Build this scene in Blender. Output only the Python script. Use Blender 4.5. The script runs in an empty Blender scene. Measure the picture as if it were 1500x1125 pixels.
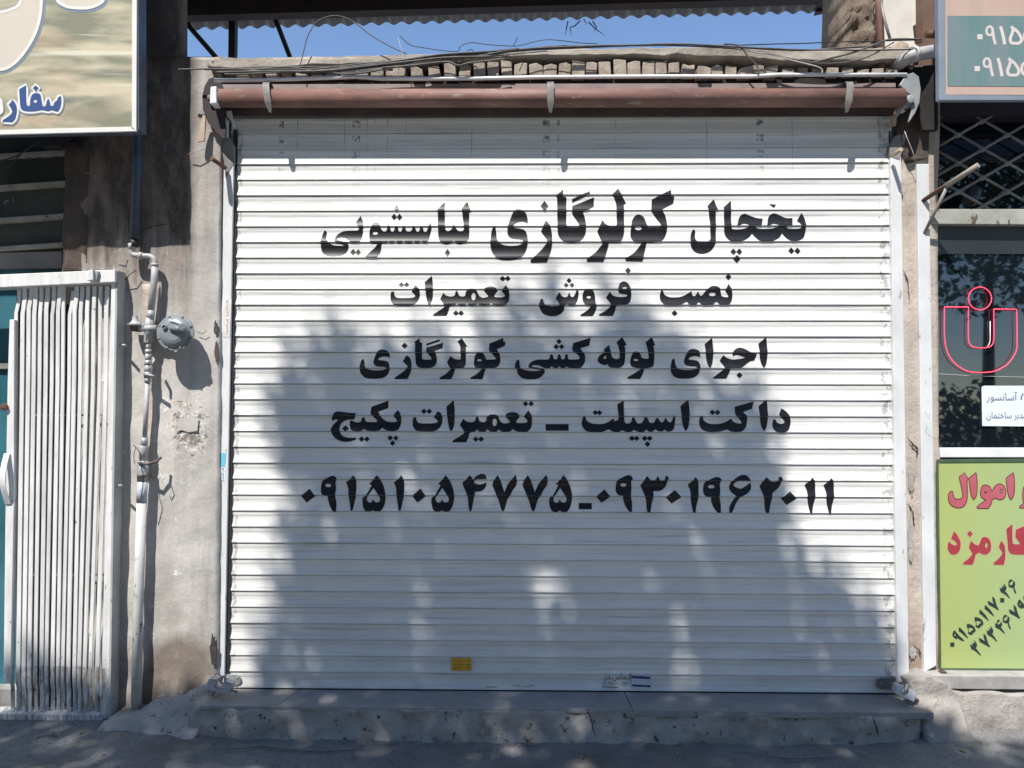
import bpy, bmesh, math, random
import numpy as np
from mathutils import Vector, Matrix
random.seed(7); np.random.seed(7)
sc = bpy.context.scene
COL = sc.collection
R = math.radians

# ------------------------------------------------------------------ camera
FPX = 1127.0
CX, CD, CZ, PITCH, YAW, ROLL = -0.1719, 3.8957, 1.4069, 0.03213, 0.01684, 0.002186
f0 = Vector((-math.sin(YAW)*math.cos(PITCH), math.cos(YAW)*math.cos(PITCH), math.sin(PITCH)))
r1 = Vector((math.cos(YAW), math.sin(YAW), 0)); u1 = r1.cross(f0)
RT = math.cos(ROLL)*r1 + math.sin(ROLL)*u1; UP = -math.sin(ROLL)*r1 + math.cos(ROLL)*u1
cam = bpy.data.cameras.new('camera'); camo = bpy.data.objects.new('camera', cam); COL.objects.link(camo)
cam.sensor_width = 36; cam.lens = FPX/1500*36; cam.clip_end = 500; cam.clip_start = 0.05
camo.matrix_world = Matrix(((RT.x, UP.x, -f0.x, CX), (RT.y, UP.y, -f0.y, -CD), (RT.z, UP.z, -f0.z, CZ), (0, 0, 0, 1)))
sc.camera = camo

# ------------------------------------------------------------------ light
SUN = Vector((-0.47, -1.0, 1.65)).normalized()          # towards the sun
LDIR = Vector((0.47, 1.0, -1.65))                       # per metre of Y
w = bpy.data.worlds.new('World'); sc.world = w; w.use_nodes = True
nt = w.node_tree; nt.nodes.clear()
sky = nt.nodes.new('ShaderNodeTexSky'); sky.sky_type = 'NISHITA'; sky.sun_disc = False
sky.sun_elevation = math.asin(SUN.z); sky.sun_rotation = math.atan2(SUN.x, SUN.y)
sky.air_density = 1.0; sky.dust_density = 0.0; sky.ozone_density = 3.0; sky.altitude = 900
bg = nt.nodes.new('ShaderNodeBackground'); bg.inputs[1].default_value = 0.135
wo = nt.nodes.new('ShaderNodeOutputWorld')
nt.links.new(sky.outputs[0], bg.inputs[0]); nt.links.new(bg.outputs[0], wo.inputs[0])
sl = bpy.data.lights.new('sun', 'SUN'); sl.energy = 4.6; sl.angle = R(0.53); sl.color = (1.0, 0.965, 0.915)
so = bpy.data.objects.new('sun', sl); COL.objects.link(so); so.location = (-3, -6, 10)
so.rotation_euler = (-SUN).to_track_quat('-Z', 'Y').to_euler()
sc.view_settings.view_transform = 'Standard'; sc.view_settings.look = 'None'
sc.view_settings.gamma = 1; sc.view_settings.exposure = 0.6; sc.view_settings.use_curve_mapping = False
sc.cycles.max_bounces = 6; sc.cycles.use_denoising = True

# ------------------------------------------------------------------ helpers
def U(px, py, Y=0.0):
    "point of the plane at depth Y that a photograph pixel looks at"
    px = float(px); py = float(py); Y = float(Y)
    d = f0 + (px-750)/FPX*RT - (py-562.5)/FPX*UP
    return Vector((CX, -CD, CZ)) + d*((Y+CD)/d.y)

def tag(o, label=None, cat=None, group=None, kind=None):
    if label: o['label'] = label
    if cat: o['category'] = cat
    if group: o['group'] = group
    if kind: o['kind'] = kind
    return o

def empty(name, loc, label, cat, group=None):
    o = bpy.data.objects.new(name, None); COL.objects.link(o); o.location = loc
    o.empty_display_size = 0.1
    return tag(o, label, cat, group)

def link(name, me, parent=None, mat=None):
    if mat is not None and not me.materials: me.materials.append(mat)
    o = bpy.data.objects.new(name, me); COL.objects.link(o)
    if parent is not None:
        o.parent = parent
        l = Vector((0, 0, 0)); p = parent
        while p is not None: l += p.location; p = p.parent
        o.matrix_parent_inverse = Matrix.Translation(-l)
    return o

class MB:
    def __init__(s): s.v = []; s.f = []; s.sm = []
    def add(s, vs, fs, smooth=False):
        b = len(s.v); s.v += [tuple(v) for v in vs]; s.f += [tuple(i+b for i in f) for f in fs]; s.sm += [smooth]*len(fs)
        return s
    def hexa(s, a):
        return s.add(a, [(0, 1, 2, 3), (7, 6, 5, 4), (0, 4, 5, 1), (1, 5, 6, 2), (2, 6, 7, 3), (3, 7, 4, 0)])
    def box(s, x0, x1, y0, y1, z0, z1):
        return s.hexa([(x0, y0, z0), (x1, y0, z0), (x1, y0, z1), (x0, y0, z1), (x0, y1, z0), (x1, y1, z0), (x1, y1, z1), (x0, y1, z1)])
    def prism(s, pts, Y, depth, Ys=None):
        "front polygon from photograph pixels standing at depth Y, extruded backwards"
        fr = [U(x, y, Y if Ys is None else Ys[i]) for i, (x, y) in enumerate(pts)]
        bk = [p+Vector((0, depth, 0)) for p in fr]
        return s.prism_w(fr, bk)
    def prism_w(s, fr, bk):
        n = len(fr)
        ar = sum(fr[i].x*fr[(i+1) % n].z-fr[(i+1) % n].x*fr[i].z for i in range(n))
        if ar < 0: fr = fr[::-1]; bk = bk[::-1]
        return s.add(fr+bk, [tuple(range(n)), tuple(range(2*n-1, n-1, -1))]+[(i, i+n, (i+1) % n+n, (i+1) % n) for i in range(n)])
    def tube(s, pts, rad, seg=8, caps=True):
        pts = [Vector(p) for p in pts]; n = len(pts)
        if not hasattr(rad, '__len__'): rad = [rad]*n
        vs = []; prev = None
        for i, p in enumerate(pts):
            t = (pts[min(i+1, n-1)]-pts[max(i-1, 0)]).normalized()
            if prev is None:
                a = Vector((0, 0, 1)) if abs(t.z) < .9 else Vector((1, 0, 0))
                prev = (a-t*a.dot(t)).normalized()
            else:
                prev = (prev-t*prev.dot(t)).normalized()
            b = t.cross(prev)
            for k in range(seg):
                an = 2*math.pi*k/seg
                vs.append(p+(prev*math.cos(an)+b*math.sin(an))*rad[i])
        fs = [(i*seg+k, i*seg+(k+1) % seg, (i+1)*seg+(k+1) % seg, (i+1)*seg+k) for i in range(n-1) for k in range(seg)]
        b0 = len(s.v)
        s.add(vs, fs, True)
        if caps:
            s.f += [tuple(b0+k for k in range(seg-1, -1, -1)), tuple(b0+(n-1)*seg+k for k in range(seg))]; s.sm += [False, False]
        return s
    def lathe(s, c, axis, prof, seg=20):
        "prof: (distance along axis, radius)"
        ax = Vector(axis).normalized(); c = Vector(c)
        pts = []; rr = []
        a = Vector((0, 0, 1)) if abs(ax.z) < .9 else Vector((1, 0, 0))
        e1 = (a-ax*a.dot(ax)).normalized(); e2 = ax.cross(e1); vs = []
        for d, r in prof:
            for k in range(seg):
                an = 2*math.pi*k/seg; vs.append(c+ax*d+(e1*math.cos(an)+e2*math.sin(an))*r)
        n = len(prof)
        fs = [(i*seg+k, i*seg+(k+1) % seg, (i+1)*seg+(k+1) % seg, (i+1)*seg+k) for i in range(n-1) for k in range(seg)]
        b0 = len(s.v); s.add(vs, fs, False)
        s.f += [tuple(b0+k for k in range(seg-1, -1, -1)), tuple(b0+(n-1)*seg+k for k in range(seg))]; s.sm += [False, False]
        return s
    def mesh(s, name):
        me = bpy.data.meshes.new(name); me.from_pydata(s.v, [], s.f)
        me.polygons.foreach_set('use_smooth', s.sm); me.update()
        bm = bmesh.new(); bm.from_mesh(me); bmesh.ops.recalc_face_normals(bm, faces=bm.faces); bm.to_mesh(me); bm.free()
        return me
    def build(s, name, mat, parent=None, bevel=0, seg=2):
        o = link(name, s.mesh(name), parent, mat)
        if bevel:
            m = o.modifiers.new('bevel', 'BEVEL'); m.width = bevel; m.segments = seg; m.limit_method = 'ANGLE'; m.angle_limit = R(40)
        return o

def smooth_path(pts, k=6):
    pts = [Vector(p) for p in pts]; out = []
    for i in range(len(pts)-1):
        p0 = pts[max(i-1, 0)]; p1 = pts[i]; p2 = pts[i+1]; p3 = pts[min(i+2, len(pts)-1)]
        for j in range(k):
            t = j/k
            out.append(0.5*((2*p1)+(p2-p0)*t+(2*p0-5*p1+4*p2-p3)*t*t+(3*p1-3*p2+p3-p0)*t**3))
    out.append(pts[-1]); return out

# ------------------------------------------------------------------ materials
class NT:
    def __init__(s, name):
        s.m = bpy.data.materials.new(name); s.m.use_nodes = True; s.t = s.m.node_tree; s.n = s.t.nodes
        s.b = s.n['Principled BSDF']; s.g = s.n.new('ShaderNodeNewGeometry')
    def new(s, t, **kw):
        n = s.n.new(t)
        for k, v in kw.items(): setattr(n, k, v)
        return n
    def link(s, a, b): s.t.links.new(a, b)
    def pos(s, scale=(1, 1, 1), loc=(0, 0, 0)):
        m = s.new('ShaderNodeMapping'); m.inputs['Scale'].default_value = scale; m.inputs['Location'].default_value = loc
        s.link(s.g.outputs['Position'], m.inputs['Vector']); return m.outputs[0]
    def noise(s, scale=5, detail=6, rough=.6, st=(1, 1, 1), loc=(0, 0, 0), dist=0):
        n = s.new('ShaderNodeTexNoise'); n.inputs['Scale'].default_value = scale; n.inputs['Detail'].default_value = detail
        n.inputs['Roughness'].default_value = rough; n.inputs['Distortion'].default_value = dist
        s.link(s.pos(st, loc), n.inputs['Vector']); return n.outputs['Fac']
    def ramp(s, fac, a, b, c0=(0, 0, 0, 1), c1=(1, 1, 1, 1)):
        n = s.new('ShaderNodeValToRGB'); n.color_ramp.elements[0].position = a; n.color_ramp.elements[1].position = b
        n.color_ramp.elements[0].color = (*c0[:3], 1); n.color_ramp.elements[1].color = (*c1[:3], 1)
        s.link(fac, n.inputs[0]); return n.outputs[0]
    def mix(s, fac, a, b, mode='MIX'):
        n = s.new('ShaderNodeMix', data_type='RGBA', blend_type=mode)
        for i, v in ((0, fac), (6, a), (7, b)):
            if hasattr(v, 'is_linked') or hasattr(v, 'links'): s.link(v, n.inputs[i])
            elif isinstance(v, (int, float)): n.inputs[i].default_value = v
            else: n.inputs[i].default_value = (*v[:3], 1)
        return n.outputs[2]
    def math(s, op, a, b=None, c=None):
        n = s.new('ShaderNodeMath', operation=op)
        for i, v in enumerate((a, b, c)):
            if v is None: continue
            if hasattr(v, 'links'): s.link(v, n.inputs[i])
            else: n.inputs[i].default_value = v
        return n.outputs[0]
    def sep(s):
        n = s.new('ShaderNodeSeparateXYZ'); s.link(s.g.outputs['Position'], n.inputs[0]); return n.outputs
    def bump(s, h, strength=.3, dist=.01):
        n = s.new('ShaderNodeBump'); n.inputs['Strength'].default_value = strength; n.inputs['Distance'].default_value = dist
        s.link(h, n.inputs['Height'])
        if s.b.inputs['Normal'].links: s.link(s.b.inputs['Normal'].links[0].from_socket, n.inputs['Normal'])
        s.link(n.outputs[0], s.b.inputs['Normal'])
    def fin(s, col=None, rough=None, metal=0, spec=.5):
        if col is not None:
            if hasattr(col, 'links'): s.link(col, s.b.inputs['Base Color'])
            else: s.b.inputs['Base Color'].default_value = (*col[:3], 1)
        if rough is not None:
            if hasattr(rough, 'links'): s.link(rough, s.b.inputs['Roughness'])
            else: s.b.inputs['Roughness'].default_value = rough
        s.b.inputs['Metallic'].default_value = metal
        s.b.inputs['Specular IOR Level'].default_value = spec
        return s.m

def simple(name, c, c2=None, scale=8, rough=.6, metal=0, bump=.15, st=(1, 1, 1), spots=None, bd=.004, spec=.5, lo=.35, hi=.65):
    m = NT(name); n = m.noise(scale, 7, .62, st)
    col = m.ramp(n, lo, hi, c, c2 or tuple(x*.7 for x in c))
    if spots:
        sc_, thr, sp, sst = spots
        k = m.noise(sc_, 8, .65, sst, (3, 5, 7)); col = m.mix(m.ramp(k, thr, thr+.04), col, sp)
    if bump: m.bump(m.noise(scale*5, 8, .7, st), bump, bd)
    return m.fin(col, rough, metal, spec)

def wall_mat(name, c1, c2, cs, low=None, grain=1.0, shade_stains=0):
    m = NT(name)
    col = m.mix(m.ramp(m.noise(2.2, 8, .65), .35, .68), c1, c2)
    col = m.mix(m.math('MULTIPLY', m.ramp(m.noise(2.0, 7, .62, (4, 4, .45), (1, 2, 3)), .5, .75), .55), col, cs)       # rain streaks
    col = m.mix(m.math('MULTIPLY', m.ramp(m.noise(38, 6, .7), .5, .66), .35), col, tuple(x*.55 for x in c1))
    col = m.mix(m.ramp(m.noise(9, 9, .7, (1, 1, 1), (9, 1, 4)), .63, .67), col, tuple(min(1, x*1.35) for x in c1))   # peeled skim
    col = m.mix(m.ramp(m.noise(14, 9, .75, (1, 1, 1), (4, 8, 2), .6), .67, .70), col, tuple(x*.4 for x in c1))
    if low:
        z = m.sep()[2]
        k = m.math('MULTIPLY', m.math('SUBTRACT', 1.0, m.math('SMOOTH_MIN', m.math('DIVIDE', m.math('ADD', z, .12), .75), 1.0, .1)), m.ramp(m.noise(3.2, 7, .6, (1, 1, .8), (5, 5, 5)), .42, .62))
        col = m.mix(m.math('MULTIPLY', k, .95), col, low)
    if shade_stains:  # sign's shade painted dark into the upper wall, with brown mottling
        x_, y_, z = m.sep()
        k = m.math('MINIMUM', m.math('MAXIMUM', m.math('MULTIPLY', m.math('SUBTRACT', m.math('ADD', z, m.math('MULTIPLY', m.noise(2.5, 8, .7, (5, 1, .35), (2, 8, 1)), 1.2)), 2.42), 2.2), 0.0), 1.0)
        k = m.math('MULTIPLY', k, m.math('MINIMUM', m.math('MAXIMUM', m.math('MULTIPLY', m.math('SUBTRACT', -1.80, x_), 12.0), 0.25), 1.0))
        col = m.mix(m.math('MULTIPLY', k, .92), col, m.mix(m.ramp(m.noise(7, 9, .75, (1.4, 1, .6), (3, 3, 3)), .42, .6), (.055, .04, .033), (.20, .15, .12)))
    if shade_stains:   # torn-off posters: mottled bare patch and a damp brown foot
        x_, y_, z = m.sep()
        def blob(cx, cz, rx, rz):
            a = m.math('POWER', m.math('DIVIDE', m.math('SUBTRACT', x_, cx), rx), 2.0); c = m.math('POWER', m.math('DIVIDE', m.math('SUBTRACT', z, cz), rz), 2.0)
            return m.math('MAXIMUM', m.math('SUBTRACT', 1.0, m.math('ADD', a, c)), 0.0)
        p0 = U(276, 632, -.05); k1 = m.math('ADD', m.math('MULTIPLY', blob(p0.x, p0.z, .17, .24), .22), m.noise(24, 9, .8, (1, 1, 1), (2, 2, 2)))
        col = m.mix(m.ramp(k1, .69, .72), col, (.66, .63, .58))
        k2 = m.math('ADD', m.math('MULTIPLY', blob(p0.x, p0.z, .17, .26), .24), m.noise(30, 9, .8, (1, 1, 1), (6, 2, 8)))
        col = m.mix(m.ramp(k2, .72, .74), col, (.22, .19, .165))
        p1 = U(262, 985, -.05); k3 = m.math('MULTIPLY', blob(p1.x, p1.z, .20, .22), m.ramp(m.noise(6, 8, .7, (1, 1, .7), (8, 8, 2)), .3, .6))
        col = m.mix(m.math('MINIMUM', m.math('MULTIPLY', k3, 1.5), .8), col, (.17, .125, .09))
        p2 = U(236, 905, -.05); k4 = m.math('MULTIPLY', blob(p2.x, p2.z, .12, .25), m.ramp(m.noise(5, 8, .7, (1, 1, .4), (1, 8, 2)), .35, .65))
        col = m.mix(m.math('MULTIPLY', k4, .7), col, (.27, .24, .21))
    v = m.new('ShaderNodeTexVoronoi', feature='DISTANCE_TO_EDGE'); v.inputs['Scale'].default_value = 2.6
    wv = m.new('ShaderNodeVectorMath', operation='ADD'); nn = m.new('ShaderNodeTexNoise'); nn.inputs['Scale'].default_value = 4; nn.inputs['Detail'].default_value = 6
    m.link(m.pos(), nn.inputs[0]); m.link(nn.outputs['Color'], wv.inputs[0]); m.link(m.pos(), wv.inputs[1]); m.link(wv.outputs[0], v.inputs['Vector'])
    crack = m.math('MULTIPLY', m.ramp(v.outputs['Distance'], .0, .008, (1, 1, 1), (0, 0, 0)), m.ramp(m.noise(1.7, 3, .5, (1, 1, 1), (7, 7, 1)), .5, .55))
    col = m.mix(m.math('MULTIPLY', crack, .35), col, tuple(x*.25 for x in c1))
    m.bump(m.noise(6, 9, .7), .7*grain, .025); m.bump(m.noise(45, 8, .75), .5*grain, .006)
    return m.fin(col, .92, 0, .2)

WHITE = (.78, .78, .78)
M = {}
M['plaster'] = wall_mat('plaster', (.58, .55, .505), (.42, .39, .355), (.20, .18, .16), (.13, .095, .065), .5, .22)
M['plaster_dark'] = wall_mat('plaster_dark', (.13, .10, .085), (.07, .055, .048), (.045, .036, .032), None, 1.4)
M['plaster_right'] = wall_mat('plaster_right', (.55, .48, .41), (.43, .37, .31), (.27, .22, .18), (.2, .12, .08))
M['white_render'] = simple('white_render', (.74, .71, .66), (.6, .56, .5), 4, .9, 0, .4)
M['mud'] = simple('mud', (.30, .235, .175), (.17, .125, .09), 9, .95, 0, .9, (1, 1, .5), bd=.02)
M['mortar_cap'] = simple('mortar_cap', (.40, .36, .30), (.26, .225, .185), 6, .95, 0, .7, bd=.012)
M['brick'] = simple('brick', (.43, .37, .30), (.25, .20, .16), 12, .95, 0, .7, bd=.01)
M['concrete'] = None
m = NT('concrete')
col = m.mix(m.ramp(m.noise(5, 9, .7), .35, .65), (.50, .465, .42), (.32, .295, .265))
col = m.mix(m.ramp(m.noise(17, 8, .7, (1, 1, 1), (3, 1, 1)), .58, .64), col, (.085, .075, .07))
col = m.mix(m.ramp(m.noise(6, 8, .7, (1, 1, .7), (8, 1, 5)), .6, .68), col, (.33, .285, .235))
m.bump(m.noise(12, 9, .75), .8, .02); m.bump(m.noise(90, 5, .7), .4, .003)
M['concrete'] = m.fin(col, .93, 0, .25)
M['fillet'] = wall_mat('fillet_concrete', (.42, .385, .35), (.30, .27, .245), (.2, .18, .16), None, 1.3)
M['slab'] = simple('slab', (.34, .32, .30), (.25, .235, .22), 7, .75, 0, .25, spots=(40, .68, (.12, .11, .1), (1, 1, 1)))
m = NT('asphalt')
col = m.mix(m.ramp(m.noise(2.5, 9, .7), .35, .68), (.22, .223, .23), (.32, .31, .295))
col = m.mix(m.ramp(m.noise(75, 5, .85), .56, .62), col, (.33, .32, .31)); col = m.mix(m.ramp(m.noise(48, 6, .85, (1, 1, 1), (5, 5, 5)), .57, .63), col, (.05, .05, .055))
col = m.mix(m.math('MULTIPLY', m.ramp(m.noise(1.3, 8, .7, (1, 1, 1), (4, 4, 4)), .5, .66), .8), col, (.19, .165, .135))
m.bump(m.noise(120, 4, .8), 1.0, .012); m.bump(m.noise(9, 8, .7), .6, .02)
M['asphalt'] = m.fin(col, .92, 0, .25)

# white shutter paint: sun-bleached, grimy lines along the slats and marks left by the guide rollers
m = NT('shutter_paint'); x, y, z = m.sep()
col = m.mix(m.ramp(m.noise(3, 5, .6, (.6, 1, 3)), .35, .7), (.79, .77, .725), (.71, .69, .65))
col = m.mix(m.math('MULTIPLY', m.ramp(m.noise(1.0, 9, .66, (1.3, 1, 80)), .53, .72), .62), col, (.27, .28, .30))
col = m.mix(m.math('MULTIPLY', m.ramp(m.noise(30, 6, .7, (1, 1, 1), (2, 2, 2)), .62, .72), .3), col, (.4, .39, .38))
ridge = m.math('MULTIPLY', m.ramp(m.noise(1, 7, .65, (1.1, 1, 42), (6, 2, 1)), .60, .66), .42)
col = m.mix(ridge, col, (.18, .19, .2))
def band(c, h):            # 1 inside |x-c|<h
    return m.math('LESS_THAN', m.math('ABSOLUTE', m.math('SUBTRACT', x, c)), h)
hi = m.ramp(z, 0, 1)       # placeholder, z in metres clamps at 1
zz = m.math('SMOOTH_MAX', m.math('MULTIPLY', m.math('SUBTRACT', z, 2.50), 3.0), 0.0, .2)
zz = m.math('MINIMUM', zz, 1.0)
tr = None
for c, h in ((U(412, 200).x, .013), (U(522, 200).x, .020), (U(800, 200).x, .018), (U(1113, 200).x, .018), (U(818, 200).x, .006)):
    b = band(c, h); tr = b if tr is None else m.math('MAXIMUM', tr, b)
rub = m.math('MULTIPLY', m.math('MULTIPLY', tr, zz), m.ramp(m.noise(42, 4, .6, (1, 1, 1)), .45, .55))
zc_ = m.math('FRACT', m.math('DIVIDE', m.math('SUBTRACT', z, 0.0), .0805))
rub = m.math('MULTIPLY', rub, m.math('LESS_THAN', m.math('ABSOLUTE', m.math('SUBTRACT', zc_, .62)), .22))
col = m.mix(m.math('MULTIPLY', rub, .85), col, (.10, .10, .11))
drip = None
for c in (300, 436, 505, 538, 550, 568, 595, 691, 902, 1035, 1160):
    b = band(U(c, 200).x+.0, .0022); drip = b if drip is None else m.math('MAXIMUM', drip, b)
drip = m.math('MULTIPLY', m.math('MULTIPLY', drip, zz), m.ramp(m.noise(6, 4, .6, (1, 1, 2), (1, 9, 1)), .42, .6))
col = m.mix(m.math('MULTIPLY', drip, .7), col, (.12, .12, .13))
dz = m.math('MINIMUM', m.math('MAXIMUM', m.math('MULTIPLY', m.math('SUBTRACT', .75, z), 1.2), 0.0), 1.0)
col = m.mix(m.math('MULTIPLY', m.math('MULTIPLY', dz, m.ramp(m.noise(4, 9, .7, (1, 1, 1.6), (8, 3, 3)), .40, .68)), .42), col, (.40, .375, .34))
edge = m.math('MAXIMUM', m.math('GREATER_THAN', x, 1.615), m.math('LESS_THAN', x, -1.625))
edge = m.math('MULTIPLY', edge, m.ramp(m.noise(26, 6, .7, (1, 1, .8), (1, 1, 9)), .50, .58))
col = m.mix(m.math('MULTIPLY', edge, .55), col, (.10, .10, .10))
m.bump(m.noise(3.2, 5, .55, (.6, 1, 2.2)), .45, .012)
m.bump(m.noise(14, 4, .5, (.4, 1, 1.5), (5, 5, 5)), .12, .004); m.bump(m.noise(160, 3, .6), .05, .001)
M['shutter'] = m.fin(col, .42, 0, .5)
m = NT('letter_paint')
col = m.mix(m.ramp(m.noise(60, 7, .8, (1, 1, 2.5)), .60, .66), (.010, .010, .013), (.07, .07, .08))
m.bump(m.noise(60, 5, .7), .15, .001)
M['ink'] = m.fin(col, .40, 0, .42)
M['white_paint'] = simple('white_paint', (.72, .725, .715), (.58, .585, .58), 6, .5, 0, .3, (1, 1, .5), spots=(22, .625, (.38, .34, .30), (1, 1, .4)))
m = NT('gate_paint'); x, y, z = m.sep()
col = m.mix(m.ramp(m.noise(7, 7, .65, (3, 1, .6)), .38, .66), (.76, .755, .735), (.60, .585, .56))
low = m.math('MINIMUM', m.math('MAXIMUM', m.math('MULTIPLY', m.math('SUBTRACT', .38, z), 2.6), 0.0), 1.0)
k = m.ramp(m.math('ADD', m.noise(26, 7, .7, (1.5, 1, .7)), m.math('MULTIPLY', low, .07)), .66, .70)
col = m.mix(k, col, (.085, .055, .042))
low2 = m.math('MULTIPLY', m.math('LESS_THAN', z, .135), m.ramp(m.noise(20, 6, .7, (3, 1, .6), (6, 1, 1)), .42, .60))
col = m.mix(m.math('MULTIPLY', low2, .75), col, (.19, .155, .13))
m.bump(m.noise(60, 6, .7), .3, .002)
M['gate'] = m.fin(col, .55, 0, .4)
M['gate_side'] = simple('gate_side_paint', (.42, .43, .42), (.32, .33, .32), 6, .6, 0, .3, spots=(24, .66, (.16, .13, .11), (1, 1, .6)))
M['red_oxide'] = simple('red_oxide', (.27, .14, .108), (.15, .078, .062), 7, .62, 0, .4, (.35, 1, 1), spots=(26, .60, (.27, .20, .165), (.45, 1, 1)), lo=.38, hi=.6)
M['brown_steel'] = simple('brown_steel', (.17, .11, .095), (.10, .07, .062), 6, .7, 0, .3)
M['rust'] = simple('rust', (.16, .075, .05), (.08, .045, .035), 18, .85, 0, .6)
M['galv'] = simple('galvanised', (.42, .43, .43), (.30, .31, .31), 14, .5, .35, .2, spots=(40, .68, (.15, .12, .1), (1, 1, 1)))
M['grey_steel'] = simple('grey_steel', (.29, .28, .265), (.17, .155, .145), 10, .6, .2, .3)
M['clip'] = simple('clip_steel', (.24, .225, .21), (.14, .13, .12), 14, .6, .2, .3)
M['dark_void'] = simple('dark_recess', (.022, .018, .016), (.010, .009, .008), 6, .9, 0, .2)
M['grey_pipe'] = simple('grey_pipe_paint', (.45, .44, .435), (.34, .33, .325), 12, .5, 0, .2, spots=(50, .70, (.16, .13, .12), (1, 1, 1)))
M['white_pipe'] = simple('peeling_pipe_paint', (.60, .60, .57), (.48, .47, .44), 9, .55, 0, .3, spots=(30, .60, (.09, .09, .09), (1, 1, .6)))
M['blue_pipe'] = simple('dark_blue_pipe_paint', (.07, .095, .13), (.035, .042, .055), 9, .5, 0, .3, spots=(30, .64, (.02, .02, .02), (1, 1, .6)))
M['meter'] = simple('regulator_paint', (.24, .26, .27), (.185, .205, .215), 8, .42, .1, .1)
M['black_rubber'] = simple('black_rubber', (.02, .02, .02), (.035, .032, .03), 20, .55, 0, .2)
M['cable_grey'] = simple('cable_grey', (.13, .12, .11), (.07, .065, .06), 20, .7, 0, .3)
M['cable_white'] = simple('cable_white', (.55, .53, .5), (.4, .38, .35), 20, .6, 0, .2)
M['conduit'] = simple('conduit_white', (.80, .80, .80), (.70, .70, .69), 6, .35, 0, .1)
M['corrugated'] = simple('corrugated_steel', (.085, .088, .10), (.045, .045, .052), 6, .6, .1, .3, (1, 1, 1))
M['dark_beam'] = simple('dark_beam', (.035, .02, .022), (.02, .014, .015), 6, .7, 0, .2)
M['chrome'] = simple('lock_steel', (.50, .50, .50), (.36, .36, .37), 30, .38, .35, .1)
M['glass'] = None
m = NT('window_glass'); m.b.inputs['IOR'].default_value = 1.9
M['glass'] = m.fin((.006, .010, .014), .02, 0, .5)
m = NT('green_glass'); M['green_glass'] = m.fin(m.mix(m.ramp(m.noise(4, 6, .6), .4, .6), (.035, .042, .034), (.06, .065, .052)), .22, 0, .5)
m = NT('teal_glass'); M['teal_glass'] = m.fin(m.mix(m.ramp(m.noise(5, 6, .6, (1, 1, .5)), .4, .6), (.02, .10, .12), (.05, .16, .20)), .12, 0, .5)
M['sill'] = simple('sill_stone', (.40, .385, .36), (.29, .275, .255), 14, .6, 0, .3, spots=(60, .66, (.18, .16, .15), (1, 1, 1)))
M['lime'] = None
m = NT('lime_board'); x, y, z = m.sep()
g = m.math('MINIMUM', m.math('MAXIMUM', m.math('MULTIPLY', m.math('SUBTRACT', x, 1.80), 2.2), 0.0), 1.0)
col = m.mix(g, (.39, .44, .13), (.36, .45, .20))
col = m.mix(m.math('MULTIPLY', m.ramp(m.noise(5, 6, .6), .5, .75), .25), col, (.28, .36, .15))
M['lime'] = m.fin(col, .6, 0, .3)
M['sign_red'] = simple('sign_red', (.38, .04, .055), (.32, .035, .045), 8, .6, 0, .05)
M['sign_dark_red'] = simple('sign_dark_red', (.11, .015, .02), (.09, .015, .02), 8, .6, 0, .05)
M['sign_pink'] = simple('sign_pink', (.72, .36, .33), (.68, .33, .30), 8, .6, 0, .05)
M['ink_green'] = simple('dark_green_ink', (.012, .03, .028), (.02, .04, .035), 8, .6, 0, .05)
M['paper'] = simple('paper', (.74, .80, .82), (.66, .73, .76), 6, .7, 0, .4)
M['yellow_sticker'] = simple('yellow_sticker', (.78, .42, .03), (.66, .34, .03), 20, .6, 0, .05)
M['blue_ink'] = simple('blue_ink', (.03, .045, .17), (.04, .05, .15), 20, .6, 0, .05)
M['cyan_sticker'] = simple('cyan_sticker', (.12, .48, .60), (.18, .55, .66), 20, .6, 0, .05)
M['black_ink'] = simple('black_ink', (.015, .015, .017), (.02, .02, .02), 20, .6, 0, .05)
m = NT('neon_red'); m.b.inputs['Emission Color'].default_value = (1, .02, .08, 1); m.b.inputs['Emission Strength'].default_value = .9
M['neon'] = m.fin((.5, .02, .05), .4)
m = NT('neon_bead'); m.b.inputs['Emission Color'].default_value = (1, .10, .18, 1); m.b.inputs['Emission Strength'].default_value = 1.7
M['neon_bead'] = m.fin((.6, .1, .12), .4)
# left sign print
m = NT('faded_print')
col = m.mix(m.ramp(m.noise(3.2, 4, .5, (.8, 1, 3.4), (2, 0, 5), .4), .40, .62), (.23, .235, .165), (.58, .52, .37))
col = m.mix(m.math('MULTIPLY', m.ramp(m.noise(3.0, 3, .5, (.9, 1, 2.6), (7, 0, 3)), .60, .72), .75), col, (.12, .15, .16))
col = m.mix(m.math('MULTIPLY', m.ramp(m.noise(2.6, 3, .5, (1, 1, 2), (3, 0, 9)), .5, .7), .45), col, (.60, .42, .30))
col = m.mix(m.math('MULTIPLY', m.ramp(m.noise(3.0, 3, .4, (.35, 1, 7), (2, 1, 1), .5), .60, .66), .8), col, (.70, .67, .54))
M['print'] = m.fin(col, .5, 0, .3)
M['sign_white'] = simple('sign_white', (.78, .76, .72), (.70, .68, .63), 8, .5, 0, .05)
M['sign_cream'] = simple('sign_cream', (.60, .52, .43), (.64, .59, .50), 2, .5, 0, .0)
M['sign_blue'] = simple('sign_blue', (.025, .065, .21), (.03, .075, .23), 8, .5, 0, .05)
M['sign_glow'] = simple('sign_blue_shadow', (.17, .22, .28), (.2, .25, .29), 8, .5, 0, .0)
M['alu'] = simple('sign_frame_aluminium', (.30, .345, .40), (.25, .29, .34), 8, .45, .3, .1)
M['alu_dark'] = simple('sign_box_side', (.10, .13, .17), (.07, .09, .12), 8, .5, .1, .1)
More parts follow.
